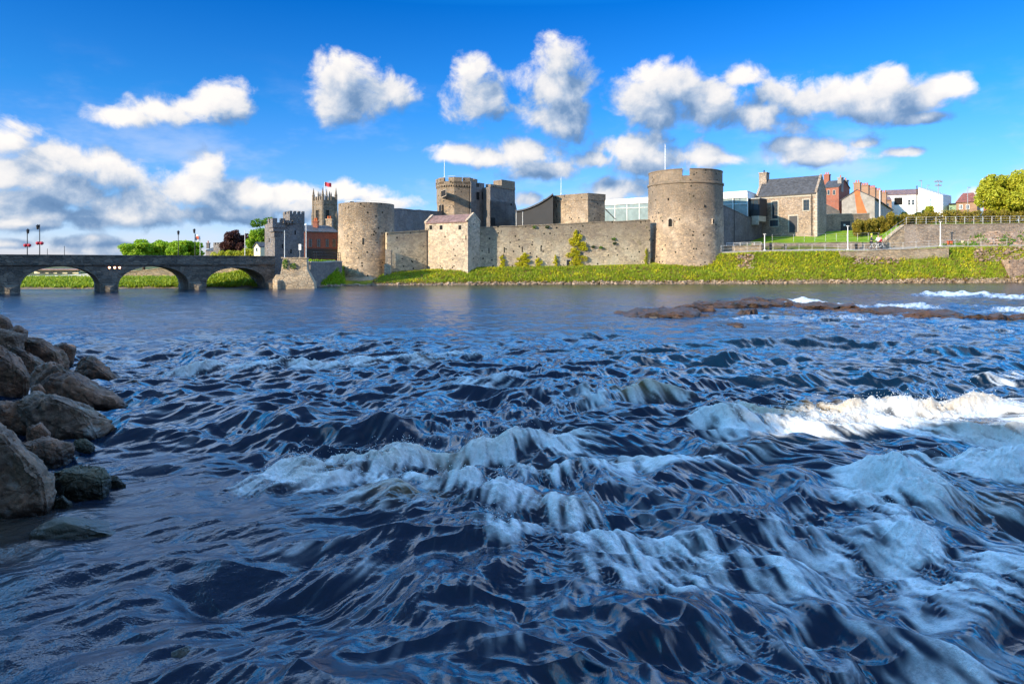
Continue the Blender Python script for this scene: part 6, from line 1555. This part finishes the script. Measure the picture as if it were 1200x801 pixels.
# ------------------------------------------------------------------ near bank, boulders, ledges
def rock_material(name, base, dark, moss=0.4, wet=0.35, rough=0.8, pale=0.25, sc=1.0):
    m, t, b = new_mat(name); co = coords(t)
    n = t.noise(co, 1.7 * sc, 7, 0.65, .4); n2 = t.noise(t.vmath('ADD', co, (3, 5, 1)), 7 * sc, 6, 0.7); n3 = t.noise(t.vmath('ADD', co, (9, 1, 1)), 2.6 * sc, 5, 0.6)
    col = t.mix(t.maprange(n, .35, .65), dark, base); col = t.mix(t.maprange(n2, .45, .72, 0, .7), col, (base[0] * 1.8, base[1] * 1.6, base[2] * 1.4))
    col = t.mix(t.maprange(n3, .58, .70, 0, pale * 2), col, (0.30, 0.28, 0.25))
    if moss: 
        n4 = t.noise(t.vmath('ADD', co, (2, 9, 4)), 2.2 * sc, 5, .65); col = t.mix(t.maprange(n4, .52, .68, 0, moss), col, (0.035, 0.042, 0.012))
    ge = t.n.new('ShaderNodeNewGeometry'); s_ = t.n.new('ShaderNodeSeparateXYZ'); t.l.new(ge.outputs['Position'], s_.inputs[0])
    wl_ = t.maprange(t.math('ADD', s_.outputs[2], t.math('MULTIPLY', n, .25)), wet + .22, wet + .02)      # soaked by the river at its foot
    col = t.mix(wl_, col, tuple(c * .3 for c in dark)); t.l.new(col, b.inputs['Base Color'])
    t.l.new(t.math('MULTIPLY_ADD', wl_, -.45, rough), b.inputs['Roughness'])
    cr = vor(t, t.vmath('ADD', co, t.vmath('MULTIPLY', t.noise(co, 2, 4, out=1), (.6, .6, .6))), 1.6 * sc, 'DISTANCE_TO_EDGE')
    h = t.math('ADD', t.math('MULTIPLY', n2, .7), t.math('MULTIPLY', t.maprange(cr, 0, .04), .10)); bump(t, b, h, 0.8, .05 / sc); return m
M['boulder'] = rock_material('boulder', (0.19, 0.095, 0.055), (0.055, 0.032, 0.023), .3, .18)
M['boulder_grey'] = rock_material('boulder_grey', (0.185, 0.115, 0.078), (0.07, 0.043, 0.03), .3, .18, pale=.4)
M['boulder_moss'] = rock_material('boulder_moss', (0.085, 0.075, 0.05), (0.04, 0.04, 0.022), .9, .2)
M['ledge'] = rock_material('ledge', (0.062, 0.028, 0.015), (0.013, 0.008, 0.005), .3, .02, .75, .0, .8)

def rock_mesh(sx, sy, sz, seed, cuts=9, noise=.10, sub=5, flat_top=0.0, peak=None):
    rg = np.random.default_rng(seed); bm = bmesh.new(); bmesh.ops.create_icosphere(bm, subdivisions=sub, radius=1.0)
    v = np.array([q.co[:] for q in bm.verts]); fs = np.array([[q.index for q in f.verts] for f in bm.faces]); bm.free()
    v = np.sign(v) * np.abs(v) ** 0.9
    for k in range(cuts):
        n = rg.normal(size=3); n[2] = abs(n[2]) * .8 if k % 3 else n[2]; n /= np.linalg.norm(n); d = rg.uniform(.40, .78)
        e = v @ n - d; v -= np.where(e > 0, e, 0)[:, None] * n * .96
    if flat_top: v[:, 2] = np.where(v[:, 2] > flat_top, flat_top + (v[:, 2] - flat_top) * .15, v[:, 2])
    if peak is not None: v[:, 2] *= 1 + peak * v[:, 0] * -1
    d = v / np.linalg.norm(v, axis=1)[:, None]; s = seed * 3.7
    q = gfbm(d[:, 0] * 2 + s, d[:, 1] * 2 + d[:, 2] * 1.7, 5, .55) + .6 * gfbm(d[:, 2] * 5 + s, d[:, 0] * 5 - d[:, 1] * 4, 4, .6)
    v += d * (q * noise)[:, None]
    return v * np.array([sx, sy, sz]), fs
def boulder(px0, px1, py0, pyb, mat, label, seed, name='boulder', cat='boulder', group='boulders piled on the near bank', tilt=0, yaw=0, depth=1.0, cuts=9, sink=.35, peak=None, Db=None, **kw):
    """rock filling columns px0..px1, top row py0, foot row pyb (on the water)"""
    Df = (CH) * F / (pyb - HZ) if Db is None else Db; cx = (px0 + px1) / 2; hw = (px1 - px0) / 2 * Df / F; dp = hw * depth; D = Df + dp * .55
    hw = (px1 - px0) / 2 * D / F; p = W(cx, D); zt = Z(py0, D); zb = (0 if Db is None else Z(pyb, D)); hgt = max(.08, zt - zb); full = hgt * (1 + sink)
    v, f = rock_mesh(hw * 1.1, dp, full / 2 * 1.12, seed, cuts, peak=peak, **kw)
    a, b = R(tilt), R(yaw); Ry = np.array([[math.cos(a), 0, math.sin(a)], [0, 1, 0], [-math.sin(a), 0, math.cos(a)]]); Rz = np.array([[math.cos(b), -math.sin(b), 0], [math.sin(b), math.cos(b), 0], [0, 0, 1]])
    v = v @ Ry.T @ Rz.T; v[:, 2] += zt - v[:, 2].max() - zb
    o = np_mesh(name, v, f, mat, True); o.location = (p.x, p.y, zb); o.data.set_sharp_from_angle(angle=R(40)); return tag(o, label, cat, group)
bo, bg_, bm_ = M['boulder'], M['boulder_grey'], M['boulder_moss']
from mathutils import noise as MN
def hull_rock(out, Df, mat, label, seed, thick=0.8, group='boulders piled on the near bank'):
    """angular boulder: outline (column, row) at its middle depth, a bulging front and a back, hulled, split and worn"""
    rg = np.random.default_rng(seed); px = [o[0] for o in out]; py = [o[1] for o in out]; cx = sum(px) / len(px); cy = sum(py) / len(py)
    hw = (max(px) - min(px)) / 2 * Df / F; dp = hw * thick; D = Df + dp * .6; P3 = []
    for (x, y) in out:
        k = rg.uniform(-.25, .25) * dp; p = W(x, D + k); P3.append((p.x, p.y, Z(y, D + k)))
        x2, y2 = cx + (x - cx) * rg.uniform(.45, .75), cy + (y - cy) * rg.uniform(.40, .80); d2 = D - dp * rg.uniform(.45, .7); p = W(x2, d2); P3.append((p.x, p.y, Z(y2, d2)))
        x3, y3 = cx + (x - cx) * .8, cy + (y - cy) * .7; d3 = D + dp * rg.uniform(.5, .9); p = W(x3, d3); P3.append((p.x, p.y, Z(y3, D) - .05))
        if y > cy: p = W(cx + (x - cx) * .85, D - .1 * dp); P3.append((p.x, p.y, min(P3[-1][2], 0) - .35))
    bm = bmesh.new(); vs = [bm.verts.new(p) for p in P3]; r_ = bmesh.ops.convex_hull(bm, input=vs)
    bmesh.ops.delete(bm, geom=list({g_ for g_ in r_['geom_interior'] + r_['geom_unused'] if isinstance(g_, bmesh.types.BMVert)}), context='VERTS')
    bmesh.ops.triangulate(bm, faces=bm.faces)
    bmesh.ops.bevel(bm, geom=list(bm.edges), offset=hw * .05, segments=2, affect='EDGES', clamp_overlap=True)
    for _ in range(6):
        L = [e for e in bm.edges if e.calc_length() > hw * .05]
        if not L or len(bm.verts) > 30000: break
        bmesh.ops.subdivide_edges(bm, edges=L, cuts=1); bmesh.ops.triangulate(bm, faces=[f for f in bm.faces if len(f.verts) > 3])
    bmesh.ops.smooth_vert(bm, verts=bm.verts, factor=.35, use_axis_x=True, use_axis_y=True, use_axis_z=True)
    bmesh.ops.recalc_face_normals(bm, faces=bm.faces); bm.normal_update()
    v = np.array([q.co[:] for q in bm.verts]); n = np.array([q.normal[:] for q in bm.verts]); s = seed * 5.1; q = v / hw
    so = Vector((seed * 3.1, seed * 1.7, 0)); d = np.empty(len(v))
    for i in range(len(v)):
        p_ = Vector(q[i]) + so; c_ = MN.noise(p_ * 1.5 + Vector((7, 3, 1)))
        d[i] = .07 * MN.fractal(p_ * 1.3, .9, 2.1, 3) + .045 * MN.fractal(p_ * 4.5, .7, 2.2, 5) - .03 * math.exp(-(c_ / .035) ** 2) + .03 * math.floor(3 * MN.noise(p_ * 2.2)) / 3
    v += n * (d * hw)[:, None]
    f = np.array([[w_.index for w_ in p.verts] for p in bm.faces]) if True else None
    bm.free(); o0 = np.array([v[:, 0].mean(), v[:, 1].mean(), max(0, v[:, 2].min())])
    o = np_mesh('boulder', v - o0, f, mat, True); o.location = o0; o.data.set_sharp_from_angle(angle=R(50)); return tag(o, label, 'boulder', group)
HR = [
 ([(-20,364),(0,368),(12,374),(16,384),(0,388),(-20,388)], 17, bo, 'dark rock at the top left of the boulder pile', 1),
 ([(-20,381),(0,384),(30,391),(27,404),(8,412),(-20,410)], 15, bg_, 'pale grey rock near the top of the pile', 2),
 ([(8,402),(40,414),(58,430),(44,450),(14,430)], 14.3, bo, 'dark narrow rock in the gap above the long wedge', 3),
 ([(24,395),(44,395),(78,412),(82,427),(48,432),(28,415)], 15.4, bo, 'low dark slab behind the long wedge', 14),
 ([(-34,400),(6,404),(22,418),(37,440),(32,462),(8,474),(-34,476)], 12.6, bo, 'large brown boulder at the left edge, above the middle of the pile', 4),
 ([(40,434),(60,421),(108,447),(167,478),(160,486),(100,489),(52,474),(36,455)], 11.7, bo, 'long brown wedge shaped boulder pointing into the river', 5),
 ([(88,432),(96,417),(110,417),(124,430),(148,449),(120,454),(92,448)], 14.3, bo, 'dark pyramid shaped boulder at the water behind the wedge', 6),
 ([(18,470),(40,457),(76,464),(102,476),(139,497),(133,514),(96,526),(56,518),(22,490)], 9.7, bg_, 'broad pale streaked boulder below the long wedge', 7),
 ([(-34,468),(0,469),(28,471),(54,487),(52,506),(32,518),(-34,516)], 10.0, bo, 'rounded brown boulder at the left edge in mid pile', 8),
 ([(14,518),(60,511),(87,521),(84,546),(60,555),(26,548)], 8.6, bo, 'low reddish boulder wedged between larger ones', 9),
 ([(-60,470),(0,493),(20,518),(46,546),(66,562),(62,592),(24,610),(0,616),(-60,624)], 6.8, bg_, 'biggest pale boulder at the lower left edge', 10),
 ([(60,554),(88,543),(120,545),(131,560),(127,580),(80,593),(58,586)], 7.4, bm_, 'dark mossy block shaped boulder at the waterline', 11),
 ([(126,556),(138,557),(148,568),(147,579),(128,580)], 7.75, bm_, 'small wet rock at the end of the pile', 12)]
HR += [
 ([(58,470),(72,462),(80,470),(74,480),(60,480)], 10.6, bo, 'small rock resting on the top of the broad pale boulder', 41),
 ([(30,500),(48,494),(60,506),(52,520),(34,520)], 9.0, bo, 'small brown rock between the rounded boulder and the low reddish one', 42),
 ([(86,515),(100,512),(112,522),(104,532),(88,532)], 9.0, bm_, 'small mossy rock at the foot of the broad pale boulder', 43),
 ([(8,386),(22,380),(34,388),(26,396),(10,396)], 16, bo, 'small rock on the top of the pile', 44),
 ([(62,404),(76,400),(90,408),(84,416),(66,414)], 16.6, bo, 'small rock behind the low dark slab', 45),
 ([(60,584),(74,580),(86,590),(78,600),(60,600)], 7.1, bm_, 'small wet rock before the mossy block', 46),
 ([(148,447),(158,444),(166,450),(160,456),(148,456)], 14.0, bo, 'small rock at the tip of the dark pyramid shaped boulder', 47),
 ([(36,452),(46,448),(54,458),(46,470),(34,468)], 11.4, bo, 'small rock at the left end of the long wedge', 48)]
for (ol, Df_, mt, lab, sd_) in HR: hull_rock(ol, Df_, mt, lab, sd_)
boulder(46, 150, 605, 640, bm_, 'low smooth half sunken rock in the shallows', 13, cuts=3, depth=.6)
boulder(72, 98, 403, 413, bo, 'small distant rock just above the pile', 15)
boulder(194, 248, 753, 777, M['boulder_moss'], 'small dark rock breaking the surface at the bottom left', 31, 'river_rock', 'rock', 'rocks in the river', cuts=5, depth=.8)
boulder(-8, 12, 744, 753, M['boulder_moss'], 'tiny dark rock at the left edge near the bottom', 32, 'river_rock', 'rock', 'rocks in the river', cuts=4)
# near bank ground, under and left of the boulders and behind the camera
def near_bank():
    xs = np.linspace(-60, 60, 160); ys = np.concatenate([np.linspace(-60, -4, 30), np.linspace(-3, 45, 90)]); X, Y = np.meshgrid(xs, ys)
    edge = -0.70 * np.clip(Y, 4, 99) - 0.6 - 0.03 * Y; s1 = (edge - X)                       # left bank
    s2 = (1.2 - Y) * .9                                                           # behind the camera
    s = np.maximum(s1 * (Y > 1), s2); s = np.maximum(s, np.where(Y < 3, s2, s1))
    Zv = np.where(s > 0, np.minimum(s * .55, 1.3 + .02 * s), s * .9) + .10 * gfbm(X / 2, Y / 2, 4); Zv = np.clip(Zv, -1.1, 6)
    i = np.arange(X.size).reshape(X.shape); q = np.stack([i[:-1, :-1], i[:-1, 1:], i[1:, 1:], i[1:, :-1]], -1).reshape(-1, 4)
    o = np_mesh('near_bank', np.stack([X, Y, Zv], -1).reshape(-1, 3), q, rock_material('near_soil', (0.11, .085, .06), (.05, .04, .03), .8, .1), True)
    tag(o, 'dark stony near river bank under the boulders', None, None, 'structure')
near_bank()
# brown rock ledges in mid river
L_ = [(714, 838, 352, 373, 'long low brown ledge at the left end of the rocks in mid river'), (783, 934, 347, 362, 'broad brown ledge behind the left one, its right end raised'), (858, 930, 345, 357, 'dark raised lump at the right end of the broad brown ledge'),
      (934, 1010, 348, 366, 'brown ledge right of the gap with white water'), (960, 1112, 353, 375, 'longest brown ledge in the middle right of the river'), (1078, 1205, 363, 380.5, 'thin brown ledge right of the longest ledge'), (1155, 1260, 362, 378, 'brown ledge running out of the right edge'),
      (770, 860, 358, 366, 'small flat ledge between the two left ledges'), (825, 905, 378, 384, 'thin dark rock awash below the left ledges'), (1020, 1075, 385, 392, 'thin dark rock awash below the longest ledge'), (860, 900, 366, 371, 'small brown rock awash right of the left ledge')]
for k, (x0, x1, y0, y1, lab) in enumerate(L_):
    Df = CH * F / (y1 - HZ); h_ = .5 if y1 < 381 else .12
    # depth of the ledge such that its back top edge shows in row y0
    Dback = (CH - h_) * F / (y0 - HZ); dp = max(.5, min((Dback - Df) / 2, 3.4)); hw = (x1 - x0) / 2 * (Df + dp) / F; p = W((x0 + x1) / 2, Df + dp)
    v, f = rock_mesh(hw, dp, h_ * 1.3, 60 + k, 6, .12, 5, .45)
    nb = gfbm((v[:, 0] + p.x) * 1.1, (v[:, 1] + p.y) * .8, 5, .6); v[:, 2] += nb * .30 * (v[:, 2] > 0); v[:, 1] += 0.5 * gfbm(v[:, 0] * 1.3 + k, v[:, 1] * 0 + 3, 3)
    o = np_mesh('rock_ledge', v, f, M['ledge'], True); o.location = (p.x, p.y, -.06); o.data.set_sharp_from_angle(angle=R(30)); tag(o, lab, 'rock', 'brown rock ledges in mid river')

# ------------------------------------------------------------------ trees of the near bank, whose shade falls over the rapids
for k, (x, y, hgt, r_) in enumerate([(-17, 2.5, 9.0, 3.4), (-18.5, 6.5, 9.5, 3.4), (-12, -4.4, 8.2, 2.7), (-12.3, .2, 5.6, 2.4), (-21, 9, 9.5, 3.6), (-12.5, -8.6, 9, 3.3), (-8.5, -12, 9.8, 3.8), (-26, 17, 9.5, 3.4), (-19, -3, 10.5, 4.0), (-16, -11, 11, 4.2), (-4.5, -14.5, 9.6, 3.6), (-12, -16, 11.5, 4.2)]):
    zg = 1.2; rg = random.Random(90 + k); t_ = thing('bank_tree', (x, y, zg), 'leafy tree on the near bank left of the camera', 'tree', 'trees on the near bank out of view'); bl = []
    for i in range(26):
        th = rg.uniform(0, 6.28); ph = math.acos(rg.uniform(-1, 1)); kk = rg.uniform(.3, .8); bl.append((x + r_ * kk * math.sin(ph) * math.cos(th), y + r_ * kk * math.sin(ph) * math.sin(th), zg + hgt * .55 + hgt * .42 * kk * math.cos(ph), r_ * .4, r_ * .4, r_ * .36))
    crown('crown', bl, 11000, .30, M['leaf'], t_, 90 + k)
    mb = MB(); mb.tube((x, y, zg - .4), (x, y, zg + hgt * .6), .25, .12, 8); mb.build('trunk', M['bark'], t_)
